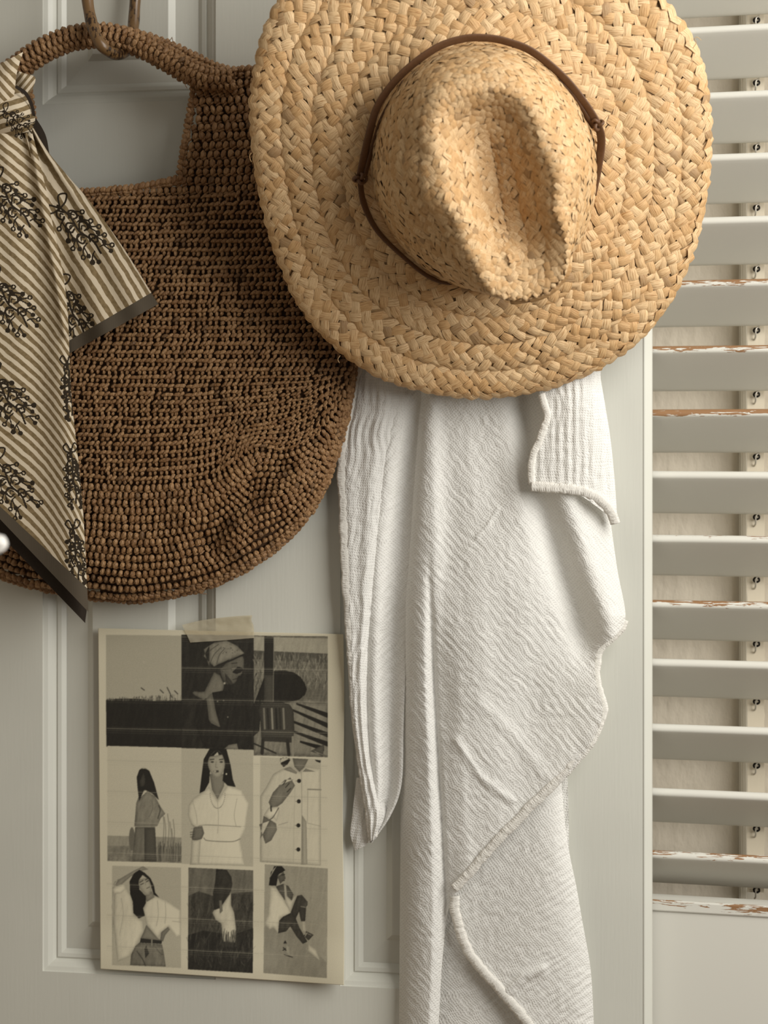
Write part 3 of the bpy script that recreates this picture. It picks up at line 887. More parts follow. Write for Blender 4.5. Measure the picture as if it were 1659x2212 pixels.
# handle strap rows (fat) then body rows (open) then the tight lower rows
y0 = 168.0; rownum = 0
while y0 < 1300:
    if y0 < 400: pitch, sp, kind = 19.0, 15.0, 'tight'
    elif y0 < 425: pitch, sp, kind = 18.0, 14.0, 'tight'
    elif y0 < 1045: pitch, sp, kind = 18.2, 12.6, 'open'
    else: pitch, sp, kind = 16.8, 13.4, 'tight'
    xx = np.arange(-285, 780, 4.0)
    yy = row_y(xx, y0)
    s = np.r_[0, np.cumsum(np.hypot(np.diff(xx), np.diff(yy)))]
    sx_ = np.arange(RNG.random() * sp, s[-1], sp)
    sx_ = sx_ + RNG.normal(0, sp * (0.10 if kind == 'open' else 0.06), len(sx_))
    x = np.interp(sx_, s, xx); y = np.interp(sx_, s, yy)
    k = np.clip((ybot(x) - 800) / (1298 - 800), 0.12, 1) if y0 > 800 else np.ones(len(x))
    skip = (k < 0.55) & (rownum % 2 == 1) | (k < 0.28) & (rownum % 4 != 0)
    ok = in_poly(x, y, BAG_POLY) & ~skip & (x > -292)
    # nothing of it shows behind the hat, well inside its outline
    ok &= ~(((x - 1038) / 440) ** 2 + ((y - 322) / 480) ** 2 < 1)
    dy = row_y(x + 3, y0) - row_y(x - 3, y0)
    n_ = np.hypot(6.0, dy)
    hh = pitch * np.where(k < 0.28, k * 4, np.where(k < 0.55, k * 2, k))
    if ok.any(): add_stitches(x[ok], y[ok], (6 / n_)[ok], (dy / n_)[ok], np.full(ok.sum(), sp), hh[ok] * (0.97 if kind == 'open' else 0.98), kind)
    y0 += pitch; rownum += 1
def rope_edge(line, sp, w, h, lift=0.001, n=300):
    L = resample(catmull(line, n), sp)
    d = unit(np.gradient(L, axis=0))
    ok = L[:, 0] > -292
    ang = 0.5
    tx = d[:, 0] * math.cos(ang) - d[:, 1] * math.sin(ang); ty = d[:, 0] * math.sin(ang) + d[:, 1] * math.cos(ang)
    ok &= ~(((L[:, 0] - 1038) / 440) ** 2 + ((L[:, 1] - 322) / 480) ** 2 < 1)
    m = ok.sum()
    add_stitches(L[ok, 0], L[ok, 1], tx[ok], ty[ok], np.full(m, w), np.full(m, h), 'tight', lift=lift)
rope_edge(OPENR, 11.5, 14, 17); rope_edge(BTOP, 12, 16, 19, 0.002); rope_edge(OPENL, 12, 14, 17)
rope_edge(TOPR, 13, 15, 18); rope_edge(BAG_OUT, 12, 15, 17, 0.0)
rope_edge([(a - 6 * (a > 240) + 3, b - 7) for a, b in BAG_OUT], 13, 15, 15, 0.001)
n_flat = sum(len(a) for v in pieces.values() for a in v)

def handle(path_px, depth, rad_px, nang, label):
    c = resample(catmull(path_px, 200), 13.2)
    d = np.interp(np.linspace(0, 1, len(c)), np.linspace(0, 1, len(depth)), depth)
    ctr = P(c[:, 0], c[:, 1], d); r = rad_px * MPP
    tube_part(bag, 'handle', ctr, r * 0.86, r * 0.86, M_RAFFIAGAP, 14, label=label)  # core coloured dark to put shade between the handle stitches
    t = unit(np.gradient(ctr, axis=0)); w = np.tile([0.0, -1.0, 0.0], (len(c), 1)); w = unit(w - t * (w * t).sum(1, keepdims=True)); b = np.cross(t, w)
    out = []
    for k in range(nang):
        a = 2 * math.pi * (k + 0.25) / nang
        sh_ = 0.5 * (k % 2)
        p0 = ctr + t * (sh_ * 13.2 * MPP)
        N = w * math.cos(a) + b * math.sin(a); Bd = np.cross(N, t)
        m = len(c)
        tw = RNG.normal(0.12, 0.12, m)
        T2 = t * np.cos(tw)[:, None] + Bd * np.sin(tw)[:, None]; B2 = np.cross(N, T2)
        sc = RNG.uniform(0.88, 1.15, (m, 3))
        hw = 2 * math.pi * r / nang
        out.append(np.stack([T2 * (13.6 * MPP * sc[:, 0])[:, None], B2 * (hw * 1.06 * sc[:, 1])[:, None], N * (15 * MPP * sc[:, 2])[:, None], p0 + N * (r * 0.90)], 1))
    return np.concatenate(out)
HP = [(-60,215),(20,160),(62,128),(110,100),(160,82),(212,77),(262,83),(315,102),(365,129),(412,156),(455,172),(500,172)]
hA = handle(HP, [0.030, 0.040, 0.048, 0.052, 0.050, 0.044, 0.036, 0.034], 25.5, 9, 'rounded crochet handle')
HB = [(a + 22 + max(0, (a - 250)) * 0.12, b - 4 - max(0, a - 300) * 0.04) for a, b in HP] + [(560, 160)]
hB = handle(HB, [0.020, 0.024, 0.026, 0.026, 0.024, 0.022, 0.018, 0.016], 15, 7, 'second handle loop behind')
flat_open = np.concatenate(pieces['open']); flat_tight = np.concatenate(pieces['tight'])
tight = np.concatenate([flat_tight, hA, hB])
qx, qy = project(tight[:, 3])
size = np.linalg.norm(tight[:, 0], axis=1) * np.linalg.norm(tight[:, 1], axis=1)
vis = (qx > 75) & (qx < 540) & (qy > 30) & (qy < 410) & (tight[:, 2, 1] < -0.2 * np.linalg.norm(tight[:, 2], axis=1))
order = np.argsort(-size * vis); sel = order[:300]; rest = np.setdiff1d(np.arange(len(tight)), sel)
piece_objects(bag, 'stitch', TIGHT, tight[sel], M_RAFFIA, False)
joined(bag, 'tight_crochet', TIGHT, tight[RNG.permutation(rest)], M_RAFFIA, smooth=False)
joined(bag, 'open_crochet', OPEN, flat_open[RNG.permutation(len(flat_open))], M_RAFFIA, smooth=False)
for pts in (((352,95),(366,88),(372,80)), ((372,82),(374,90),(378,94)), ((330,96),(342,99),(350,108)), ((335,90),(345,96),(356,103)), ((430,1275),(436,1282),(447,1283)), ((405,150),(400,180),(404,190)), ((335,835),(344,824),(352,820))):
    t = catmull(pts, 9); dd = 0.064 if pts[0][1] > 400 else 0.054
    tube_part(bag, 'loose_fibre', P(t[:, 0], t[:, 1], np.full(9, dd)), 0.00035, 0.00035, M_RAFFIA, 5)

# ------------------------------------------------------------------ cane ring the bag hangs from
rp = [(240,-190,.040),(200,-150,.052),(186,-80,.062),(188,-10,.068),(196,40,.072),(208,80,.077),(227,106,.074),(254,117,.058),(277,104,.036),(287,65,.020),(291,20,.014),(294,-50,.012),(288,-140,.022),(240,-190,.040)]
rpx = catmull(rp, 90)
ringo = tube_part(None, 'cane_ring', P(rpx[:, 0], rpx[:, 1], rpx[:, 2]), 12.6 * MPP, 12.6 * MPP, M_CANE, 18, mod=lambda i, a: 1 + 0.035 * np.sin(i * 0.7) + 0.03 * np.sin(i * 0.23 + a))
ringo['label'] = 'dark mottled cane ring looped through the brown bag handle'; ringo['category'] = 'ring'

# ------------------------------------------------------------------ white gauze throw
def loft(L, R, nu, nv):
    l = catmull(L, nv + 1); r = catmull(R, nv + 1)
    u = np.linspace(0, 1, nu + 1)
    G = l[:, None] * (1 - u)[None, :, None] + r[:, None] * u[None, :, None]
    U, W = np.meshgrid(u, np.linspace(0, 1, nv + 1))
    return G, U, W, l, r
def ribs_h(x, y, ang, per, seed):
    c = (x * math.cos(ang) + y * math.sin(ang)) + 9 * noise2(x / 55, y / 55, seed)
    s = np.sin(c / per * 2 * math.pi)
    return s * (0.5 + 0.5 * noise2(x / 70 + 3, y / 40, seed + 1))
throw = thing('gauze_throw', 'white crinkled cotton gauze throw hanging in folds under the hat', 'blanket', P(1050, 2230, 0.02))
def sheet(name, L, R, nu, nv, zf, ang=0.7, rib=0.0005, sag=None, label=None, uvrot=None):
    G, U, W, l, r = loft(L, R, nu, nv)
    x, y = G[..., 0], G[..., 1]
    if sag is not None:
        dx, dy = sag(U, W); x = x + dx; y = y + dy
    z = zf(x, y, U, W) + rib * ribs_h(x, y, ang, 15.5, 21) + 0.0004 * noise2(x / 11, y / 11, 5)
    V = P(x.ravel(), y.ravel(), z.ravel())
    a = ang if uvrot is None else uvrot
    uv = np.stack([(x * math.cos(a) + y * math.sin(a)).ravel(), (-x * math.sin(a) + y * math.cos(a)).ravel()], 1)
    Fz = grid_faces(nv, nu)[:, ::-1]
    return part(throw, name, V, Fz, M_GAUZE, uv, label=label)
def xi(y, pts): return np.interp(y, [p[1] for p in pts], [p[0] for p in pts])
sm = lambda a, b, x: (lambda t: t * t * (3 - 2 * t))(np.clip((x - a) / (b - a), 0, 1))
# far layers
sheet('back_fold', [(1170,1560),(1185,1750),(1195,1990)], [(1222,1560),(1228,1750),(1231,1990)], 14, 110, lambda x, y, U, W: 0.008 + 0 * x, 0.2)
sheet('inner_fold', [(925,1780),(925,1960),(925,2120),(925,2240)], [(1200,1780),(1220,1960),(1235,2120),(1245,2240)], 90, 150, lambda x, y, U, W: 0.012 + 0.006 * np.sin((x - 925) / 60.0) * sm(1900, 2000, y), 0.9)
sheet('lower_fall', [(1000,1560),(980,1800),(977,1920),(985,1990),(1020,2070),(1085,2145),(1170,2245)],
      [(1203,1560),(1222,1790),(1246,1920),(1258,1990),(1274,2080),(1280,2150),(1284,2245)], 100, 230,
      lambda x, y, U, W: 0.024 + 0.005 * np.sin((x * 0.8 + y * 0.35) / 62.0) - 0.012 * U ** 10 + 0.0035 * np.exp(-(dist_line(x, y, np.array([(1090, 2150), (1130, 2110), (1170, 2095)])) / 12) ** 2), 0.95, 0.0005)
# left flap: inner layer, small tip and the front flap with its wide selvedge
sheet('inner_fold', [(792,735),(790,860),(775,1000),(765,1200),(772,1400),(785,1560),(800,1700),(802,1765),(795,1818)],
      [(912,735),(912,860),(900,1000),(888,1200),(878,1400),(872,1560),(868,1690),(845,1760),(803,1822)], 60, 330,
      lambda x, y, U, W: 0.012 + 0.006 * np.sin(U * 9.0 + y / 300) * np.clip((y - 700) / 300, 0, 1) - 0.004 * U, 0.75, 0.0006)
sheet('corner_tip', [(770,1680),(761,1760),(757,1800),(766,1837)], [(800,1680),(812,1760),(810,1800),(788,1828)], 16, 50, lambda x, y, U, W: 0.007 + 0.003 * np.sin(U * 3.1), 0.2)
FL = [(792,735),(772,795),(753,890),(731,1000),(735,1150),(742,1300),(750,1420),(760,1560),(775,1660),(790,1760),(799,1817)]
FR = [(897,735),(892,790),(884,890),(868,1000),(850,1120),(828,1250),(806,1390),(798,1520),(805,1640),(834,1755),(812,1812)]
sheet('left_flap', FL, FR, 60, 380, lambda x, y, U, W: 0.013 + 0.008 * np.sin(np.pi * np.clip(U, 0, 1) ** 0.7) + 0.002 * np.sin(U * 14) * U * (1 - U) * 3 - 0.008 * U ** 6, 0.12, 0.0007)
# main fall
ML = [(909,735),(908,860),(890,1060),(879,1200),(872,1290),(870,1360),(868,1420),(867,1490),(866,1560),(866,1640),(865,1720),(865,1820),(864,1940),(863,2060),(862,2245)]
MR = [(1294,735),(1300,860),(1312,1060),(1332,1220),(1351,1330),(1330,1372),(1290,1408),(1287,1470),(1302,1532),(1285,1592),(1225,1675),(1110,1790),(985,1927),(958,2050),(946,2245)]
def main_z(x, y, U, W):
    xl = xi(y, ML)
    xf = np.interp(y, [640, 870, 1200, 1500, 1800, 1950, 2240], [918, 920, 926, 938, 955, 962, 950])
    t = np.clip((x - xl) / np.maximum(xf - xl, 1), 0, 1)
    wide = np.clip((xf - xl) / 70, 0, 1)
    z = 0.015 + 0.020 * np.sin(np.pi * t * 0.5) * wide - 0.008 * sm(0.7, 1.0, t) * wide * sm(1200, 1500, y)
    rgt = np.clip(x - xf, 0, None)
    z = z + 0.008 * sm(0, 60, rgt) * sm(1100, 1500, y) + 0.003 * np.exp(-((x - xf - 14) / 16) ** 2) * (1 - sm(1150, 1450, y)) - 0.005 * np.exp(-((x - xf) / 6) ** 2) * sm(1150, 1450, y)
    xv = np.interp(y, [640, 860, 1000, 1100, 1330, 1400, 1600], [1120, 1132, 1148, 1170, 1246, 1262, 1290])
    z = z - 0.013 * np.exp(-((x - xv) / 30) ** 2) * (1 - sm(1340, 1480, y)) + 0.010 * np.exp(-((x - xv - 62) / 34) ** 2) * (1 - sm(1330, 1430, y))
    z = z + 0.004 * np.sin((x * 0.55 + y * 0.16) / 30.0) * sm(0, 120, rgt) + 0.003 * noise2(x / 60, y / 150, 12)
    # long slanting pull lines in the lower half
    for ln, w_, h_ in (([(985, 1600), (1040, 1680), (1105, 1730)], 8, 0.0022), ([(1040, 1520), (1120, 1600), (1180, 1680)], 14, 0.0014), ([(1030, 1160), (1050, 1140), (1075, 1100)], 4, 0.0012)):
        z = z + h_ * np.exp(-(dist_line(x, y, np.array(ln)) / w_) ** 2)
    z = z - 0.014 * np.exp(-(x - xl) / 9.0) - 0.010 * np.exp(-(xi(y, MR) - x) / 14.0) * (1 - sm(1300, 1420, y))
    return z
sheet('main_fall', ML, MR, 150, 560, main_z, -0.72, 0.00032)
# folded corner at the upper right
CL = [(1160,745),(1166,850),(1180,892),(1170,935),(1150,995),(1141,1050)]
CR = [(1287,745),(1298,820),(1308,880),(1319,950),(1328,1040),(1334,1130)]
sheet('folded_corner', CL, CR, 70, 170, lambda x, y, U, W: 0.037 + 0.004 * np.sin(U * np.pi) - 0.012 * U ** 5 + 0.0004 * np.sin(x / 18.5 * 2 * np.pi * 1.0), 0.0, 0.0004,
      sag=lambda U, W: (0 * U, -30 * np.sin(np.pi * U ** 0.8) * W ** 6))
def hem(line, depth, ra, rb, n=160, ruff=0.12, per=2.1):
    L = resample(catmull(line, n), 3.0)
    d = np.interp(np.linspace(0, 1, len(L)), np.linspace(0, 1, len(depth)), depth)
    wob = noise1(np.arange(len(L)) / 9.0, 31) * 2.0
    L = L + np.stack([wob, wob * 0.3], 1)
    p = P(L[:, 0], L[:, 1], d)
    V, Qd, uv, tri = sweep(p, rb * MPP, ra * MPP, 10, mod=lambda i, a: 1 + ruff * np.sin(i * 3.0 / per) * np.cos(a) + 0.10 * noise1(i / 2.3 + a * 0.3, 6))
    uv = np.stack([uv[:, 0] / MPP, uv[:, 1] * 30], 1)
    F3 = np.vstack([Qd[:, [0, 1, 2]], Qd[:, [0, 2, 3]], tri])
    return part(throw, 'hem', V, F3, M_HEM, uv)
hem([(774,790),(753,880),(741,960),(739,1010),(745,1150),(753,1300),(761,1420),(772,1560),(786,1660),(799,1755),(805,1808)], [0.017, 0.017, 0.018, 0.018, 0.017, 0.016], 12, 4, 300, 0.03, 9)
hem([(1168,850),(1182,892),(1173,930),(1152,990),(1149,1044)], [0.041, 0.041], 8, 5, 120, 0.05, 5)
hem([(1146,1050),(1200,1054),(1255,1060),(1295,1078),(1320,1105),(1327,1130)], [0.042, 0.042, 0.037, 0.029], 11, 6, 120, 0.05, 2.6)
hem([(1347,1338),(1338,1362),(1300,1395),(1290,1420),(1290,1470),(1302,1530),(1284,1586),(1224,1666),(1108,1780),(1036,1858),(983,1920)], [0.020, 0.027, 0.031, 0.033, 0.035, 0.035], 10, 6, 400, 0.05, 2.6)
hem([(981,1935),(987,1985),(1007,2045),(1047,2100),(1092,2152),(1172,2250)], [0.026, 0.029, 0.030], 11, 7, 250, 0.06, 2.4)

# ------------------------------------------------------------------ raster helpers for flat print
class Raster:
    """grey tones in pixels of the frame, drawn with polygons and strokes"""
    def __init__(s, x0, y0, x1, y1, ss=2, fill=1.0):
        s.x0, s.y0, s.ss = x0, y0, ss
        s.a = np.full((int((y1 - y0) * ss), int((x1 - x0) * ss)), fill, np.float32)
    def _win(s, xmin, ymin, xmax, ymax):
        h, w = s.a.shape
        i0 = max(0, int((ymin - s.y0) * s.ss) - 1); i1 = min(h, int((ymax - s.y0) * s.ss) + 2)
        j0 = max(0, int((xmin - s.x0) * s.ss) - 1); j1 = min(w, int((xmax - s.x0) * s.ss) + 2)
        if i1 <= i0 or j1 <= j0: return None
        Y, Xx = np.mgrid[i0:i1, j0:j1]
        return (slice(i0, i1), slice(j0, j1)), (Xx + 0.5) / s.ss + s.x0, (Y + 0.5) / s.ss + s.y0
    def poly(s, pts, tone, smooth=0, alpha=1.0, tex=0.0, seed=0, form=9.0):
        if len(pts) == 4 and max(abs(pts[0][0] - pts[1][0]), abs(pts[1][0] - pts[2][0])) > 60: form = 0
        p = np.asarray(pts, float)
        if smooth:
            q = np.vstack([p[-1:], p, p[:2]]); p = catmull(q, len(p) * smooth)
        w = s._win(p[:, 0].min(), p[:, 1].min(), p[:, 0].max(), p[:, 1].max())
        if w is None: return
        sl, Xx, Yy = w
        m = in_poly(Xx, Yy, p) * alpha
        t = tone
        if form and tone < 0.99:
            d = dist_line(Xx, Yy, np.vstack([p, p[:1]])[::max(1, len(p) // 40)])
            e = np.clip(d / form, 0, 1); gx = (Xx - p[:, 0].min()) / max(1.0, np.ptp(p[:, 0])) - 0.5
            t = tone * (0.74 + 0.30 * e * (2 - e) + 0.14 * gx) 
        if tex: t = t + tex * (noise2(Xx / 4.0 + Yy / 22.0, Yy / 20.0, seed + 7)) + 0 * noise2(Xx / 7.0, Yy / 16.0, seed) + tex * 0.5 * noise2(Xx / 2.5, Yy / 3.0, seed + 1)
        s.a[sl] = s.a[sl] * (1 - m) + t * m
    def line(s, pts, wd, tone, alpha=1.0, smooth=True):
        p = catmull(pts, max(6, len(pts) * 6)) if smooth and len(pts) > 2 else np.asarray(pts, float)
        w = s._win(p[:, 0].min() - wd, p[:, 1].min() - wd, p[:, 0].max() + wd, p[:, 1].max() + wd)
        if w is None: return
        sl, Xx, Yy = w
        m = np.clip((wd / 2 - dist_line(Xx, Yy, p)) * s.ss + 0.5, 0, 1) * alpha
        s.a[sl] = s.a[sl] * (1 - m) + tone * m
    def dot(s, c, r, tone, ry=None, alpha=1.0):
        ry = ry or r
        w = s._win(c[0] - r, c[1] - ry, c[0] + r, c[1] + ry)
        if w is None: return
        sl, Xx, Yy = w
        m = (((Xx - c[0]) / r) ** 2 + ((Yy - c[1]) / ry) ** 2 < 1) * alpha
        s.a[sl] = s.a[sl] * (1 - m) + tone * m
    def sample(s, x, y):
        u = np.clip((x - s.x0) * s.ss - 0.5, 0, s.a.shape[1] - 1.001); v = np.clip((y - s.y0) * s.ss - 0.5, 0, s.a.shape[0] - 1.001)
        j = u.astype(int); i = v.astype(int); fu = u - j; fv = v - i
        a = s.a
        return (a[i, j]*(1-fu) + a[i, j+1]*fu)*(1-fv) + (a[i+1, j]*(1-fu) + a[i+1, j+1]*fu)*fv

# ------------------------------------------------------------------ striped scarf
scarf = thing('striped_scarf', 'striped cream and olive scarf with dark sprig print tied to the bag handle', 'scarf', P(20, 1300, 0.07))
def sprig(R, cx, cy, rot, sc, sx_=1.0, seed=0):
    r = np.random.default_rng(seed)
    def M(pts):
        q = np.asarray(pts, float) * sc; q[:, 0] *= sx_
        c, s_ = math.cos(rot), math.sin(rot)
        return np.stack([cx + q[:, 0] * c - q[:, 1] * s_, cy + q[:, 0] * s_ + q[:, 1] * c], 1)
    w = 3.1 * sc
    R.line(M([(0, -46), (3, -20), (-2, 5), (4, 30), (0, 52)]), w, 1)
    # leafy curls round the middle
    for k in range(6):
        y = -32 + 12 * k; sd = 1 if k % 2 else -1; ln = 17 - abs(k - 2.5) * 1.6
        R.line(M([(0, y), (sd * ln * 0.5, y - 8), (sd * ln, y - 2), (sd * ln * 0.8, y + 7), (sd * ln * 0.35, y + 6)]), w * 0.95, 1)
        R.line(M([(sd * 3, y + 2), (sd * ln * 0.45, y - 2), (sd * ln * 0.7, y + 2)]), w * 0.7, 1, 0.9)
    for sd in (-1, 1):
        R.line(M([(0, -40), (sd * 12, -56), (sd * 24, -50), (sd * 14, -42), (0, -40)]), w * 0.9, 1)
    # side twigs with berries
    for k in range(5):
        y = -24 + 17 * k
        for sd in (-1, 1):
            L_ = (29 - 3.0 * abs(k - 2)) + r.uniform(-3, 3)
            e = (sd * L_, y + 10 + r.uniform(-4, 4))
            R.line(M([(sd * 6, y), (sd * L_ * 0.6, y + 2), e]), w * 0.75, 1)
            d = M([e])[0]; R.dot(d, 4.2 * sc, 1)
            if r.random() < 0.7: R.dot(d, 1.8 * sc, 0)
            e2 = (sd * (L_ - 8), y + 16); R.line(M([(sd * L_ * 0.55, y + 3), e2]), w * 0.65, 1, smooth=False); R.dot(M([e2])[0], 3.6 * sc, 1)
RS = Raster(-90, 90, 380, 1370, 2, 0.0)
for i, (cx, cy, ro, sc, sx_) in enumerate([(22,435,-0.66,1.35,1),(16,650,-0.66,1.35,1),(14,858,-0.62,1.35,1),(20,1040,-0.58,1.3,1),
                                           (150,835,-0.10,1.2,0.5),(158,1025,-0.10,1.2,0.55),(163,1190,-0.10,1.2,0.55),(36,262,-0.9,0.8,1)]):
    sprig(RS, cx, cy, ro, sc, sx_, 50 + i)
RA = Raster(-90, 90, 380, 1370, 2, 0.0)
for i, (cx, cy, ro, sc, sx_) in enumerate([(168,492,-0.74,1.42,0.9),(155,668,-0.42,1.35,0.8)]):
    sprig(RA, cx, cy, ro, sc, sx_, 80 + i)
def cloth(name, L, R, nu, nv, zf, stripe, hemv=None, ras=RS, mat=None, label=None, parent=None):
    G, U, W, l, r = loft(L, R, nu, nv)
    x, y = G[..., 0], G[..., 1]
    z = zf(x, y, U, W)
    at = {'stripe': stripe(x, y, U, W).ravel(), 'motif': ras.sample(x, y).ravel() if ras else np.zeros(x.size),
          'hem': (W > hemv).ravel().astype(float) if hemv else np.zeros(x.size)}
    return part(parent or scarf, name, P(x.ravel(), y.ravel(), z.ravel()), grid_faces(nv, nu)[:, ::-1], mat or M_SCARF,
                np.stack([x.ravel(), y.ravel()], 1), at, label=label)
# right tail
cloth('right_tail', [(48,262),(62,330),(84,420),(104,520),(126,640),(149,764)], [(70,272),(104,328),(150,384),(198,440),(268,538),(342,657)], 150, 330,
      lambda x, y, U, W: 0.078 + 0.010 * W * np.sin(np.pi * U) + 0.006 * np.sin(U * 7.5 + 1.0) * (1 - W) + 0.0025 * np.sin(U * 15 + 2 * W) * W - 0.010 * U ** 8,
      lambda x, y, U, W: (y - 1.62 * x - 8 * np.sin(U * 6)) / 34.5, 0.958, RA)
# dark back of the tail showing at the knot
cloth('turned_border', [(60,262),(70,282),(84,308),(104,333)], [(74,250),(92,278),(101,300),(107,334)], 10, 30, lambda x, y, U, W: 0.072 + 0 * x, lambda x, y, U, W: 0 * x, None, None, M_DARKCLOTH)
# long front tail, and the dark underside of its turned hem
cloth('underside_border', [(-70,900),(-70,1010),(-70,1055),(-70,1082)], [(150,1000),(175,1180),(188,1290),(184,1346)], 60, 60, lambda x, y, U, W: 0.070 + 0.004 * np.sin(U * 3), lambda x, y, U, W: 0 * x, None, None, M_DARKCLOTH, label='dark underside of the turned hem')
def xf_(x): return np.where(x < 60, 0.86 * x, 0.86 * 60 + 0.86 * (x - 60) + 0.0045 * (x - 60) ** 2)
cloth('long_tail', [(-70,235),(-70,420),(-70,620),(-70,800),(-70,950),(-70,1048)],
      [(62,255),(104,430),(143,640),(154,850),(178,1085),(191,1322)], 130, 520,
      lambda x, y, U, W: 0.096 + 0.010 * np.sin(U * 5.2 + 0.8 + W) * (1 - 0.35 * W) + 0.004 * np.sin(U * 13 + W * 2.5) * (1 - W) - 0.016 * U ** 9 - 0.004 * W
                         + 0.004 * np.exp(-(dist_line(x, y, np.array([(66, 300), (92, 450), (120, 600), (140, 720)])) / 9) ** 2),
      lambda x, y, U, W: (y - xf_(x) - 5 * np.sin(y / 90)) / 23.5, 0.957, RS)
# knot: the wrap over the handle, the band behind, the tied bundle
cloth('wrap', [(-70,175),(-70,205),(-70,240),(-70,285)], [(50,112),(36,160),(28,215),(0,262)], 60, 70, lambda x, y, U, W: 0.092 + 0.016 * np.sin(np.pi * np.clip(W * 0.8 + 0.1, 0, 1)) - 0.012 * U ** 6,
      lambda x, y, U, W: (y - 1.25 * x + 0.006 * x * x) / 24.0, None, None)
cloth('wrap_behind', [(30,150),(28,180),(34,205),(40,225)], [(52,158),(75,166),(73,186),(58,214)], 30, 40, lambda x, y, U, W: 0.062 + 0.006 * np.sin(np.pi * U), lambda x, y, U, W: (y + 1.2 * x) / 19.0, None, None)
cloth('tied_knot', [(-30,190),(-30,225),(-26,262),(-10,300)], [(36,192),(66,222),(76,250),(72,282)], 60, 60,
      lambda x, y, U, W: 0.090 + 0.018 * np.sin(np.pi * np.clip(W, 0, 1)) * (1 - 0.7 * U ** 3) - 0.014 * U ** 7, lambda x, y, U, W: (y + 0.35 * x) / 22.0, None, RS)
cloth('knot_border', [(30,188),(52,204),(64,226),(70,250)], [(36,184),(58,199),(71,224),(77,252)], 6, 40, lambda x, y, U, W: 0.096 - 0.006 * W, lambda x, y, U, W: 0 * x, None, None, M_DARKCLOTH)

# ------------------------------------------------------------------ photographic print taped to the door
R = Raster(205, 1350, 750, 2135, 2, 0.93)
def sk(x, y): return y + (x - 392) * 0.0105 + (x - 392) * (y - 1371) * 0.0000565   # the print's rows tilt a little more downwards
def pq(x0, y0, x1, y1): return [(x0, sk(x0, y0)), (x1, sk(x1, y0)), (x1, sk(x1, y1)), (x0, sk(x0, y1))]
# 1 evening field
R.poly(pq(229, 1373, 392, 1615), 0.72)
R.poly([(229,1512),(270,1508),(300,1509),(330,1514),(392,1513),(392,1616),(230,1613)], 0.07, tex=0.02, form=0)
rg = np.random.default_rng(5)
for k in range(130):
    x = 232 + 158 * rg.random(); h = 3 + 12 * rg.random() * (0.3 + 0.7 * (x - 230) / 160); R.line([(x, 1514), (x + rg.normal(0.5, 1.8), 1514 - h)], 1.0, 0.12 + 0.3 * (rg.random() < 0.3), 0.8, False)
for p in ([(305,1486),(312,1491)], [(361,1485),(366,1495),(371,1506)], [(346,1490),(353,1497)], [(377,1492),(384,1499)]): R.line(p, 1.8, 0.12, 1, False)
R.dot((311, 1430), 2.6, 0.76)
# 2 woman in a head scarf, profile
R.poly(pq(392, 1371, 548, 1616), 0.105, tex=0.03, seed=3)
R.poly([(447,1483),(440,1495),(420,1493),(417,1500),(440,1512),(446,1530),(452,1560),(475,1572),(466,1540),(480,1494),(484,1478),(466,1450)], 0.42, 2, tex=0.03)
R.poly([(424,1520),(446,1508),(452,1560),(476,1572),(466,1535),(458,1496),(482,1492),(512,1500),(532,1520),(540,1560),(545,1617),(440,1614),(420,1560)], 0.085, 0, tex=0.03, seed=5)
R.poly([(447,1508),(457,1497),(466,1536),(476,1571),(453,1558)], 0.42)
R.poly([(477,1434),(496,1424),(516,1416),(526,1420),(527,1440),(524,1448),(521,1458),(514,1461),(511,1470),(503,1478),(488,1477),(479,1462),(476,1446)], 0.36, 2, tex=0.03)
R.poly([(479,1450),(488,1476),(503,1478),(498,1468),(486,1455)], 0.2, 2)
R.poly([(438,1408),(452,1395),(470,1385),(491,1384),(510,1393),(522,1406),(530,1415),(515,1416),(496,1424),(470,1436),(452,1440)], 0.52, 1, tex=0.05)
for p in ([(452,1438),(462,1415),(478,1398)], [(446,1412),(458,1402),(472,1392)], [(468,1434),(474,1415),(486,1400)]): R.line(p, 1.6, 0.2, 0.8)
for k in range(26): R.dot((478 + 44 * rg.random(), 1392 + 20 * rg.random()), 0.9, 0.25)
R.line([(470,1437),(498,1427),(520,1417),(530,1415)], 3.0, 0.08)
R.poly([(500,1442),(514,1440),(525,1444),(522,1451),(512,1456),(502,1452)], 0.05, 2)
R.line([(482,1445),(500,1444)], 2, 0.07, 1, False); R.line([(500,1433),(512,1432)], 1.6, 0.12, 1, False)
R.line([(503,1468),(512,1466)], 1.5, 0.12, 1, False); R.dot((485, 1476), 2.2, 0.75)
for c in ((483,1513),(492,1549),(470,1515)): R.dot(c, 1.6, 0.5)
R.poly([(484,1618),(494,1609),(512,1606),(515,1619)], 0.5)
# 3 deck, chair and grasses
R.poly(pq(548, 1371, 708, 1628), 0.40, tex=0.07, seed=9)
R.poly([(548,1375),(708,1380),(708,1412),(548,1405)], 0.66, tex=0.04, seed=11)
R.poly([(548,1405),(708,1412),(708,1432),(548,1424)], 0.30, tex=0.05)
for k in range(420):
    x = 550 + 156 * rg.random(); y = 1420 + 75 * rg.random(); R.line([(x, y), (x + rg.normal(0, 2.5), y - 6 - 8 * rg.random())], 0.9, rg.choice([0.18, 0.55, 0.66, 0.75]), 0.75, False)
R.poly([(548,1460),(575,1452),(610,1448),(640,1455),(658,1475),(662,1495),(645,1512),(610,1518),(575,1520),(548,1522)], 0.075, 2, tex=0.02)
R.poly([(640,1516),(660,1500),(690,1510),(680,1528),(655,1530)], 0.52, 1, tex=0.10)
R.poly([(548,1520),(640,1516),(708,1520),(708,1634),(548,1627)], 0.50, tex=0.06, seed=15)
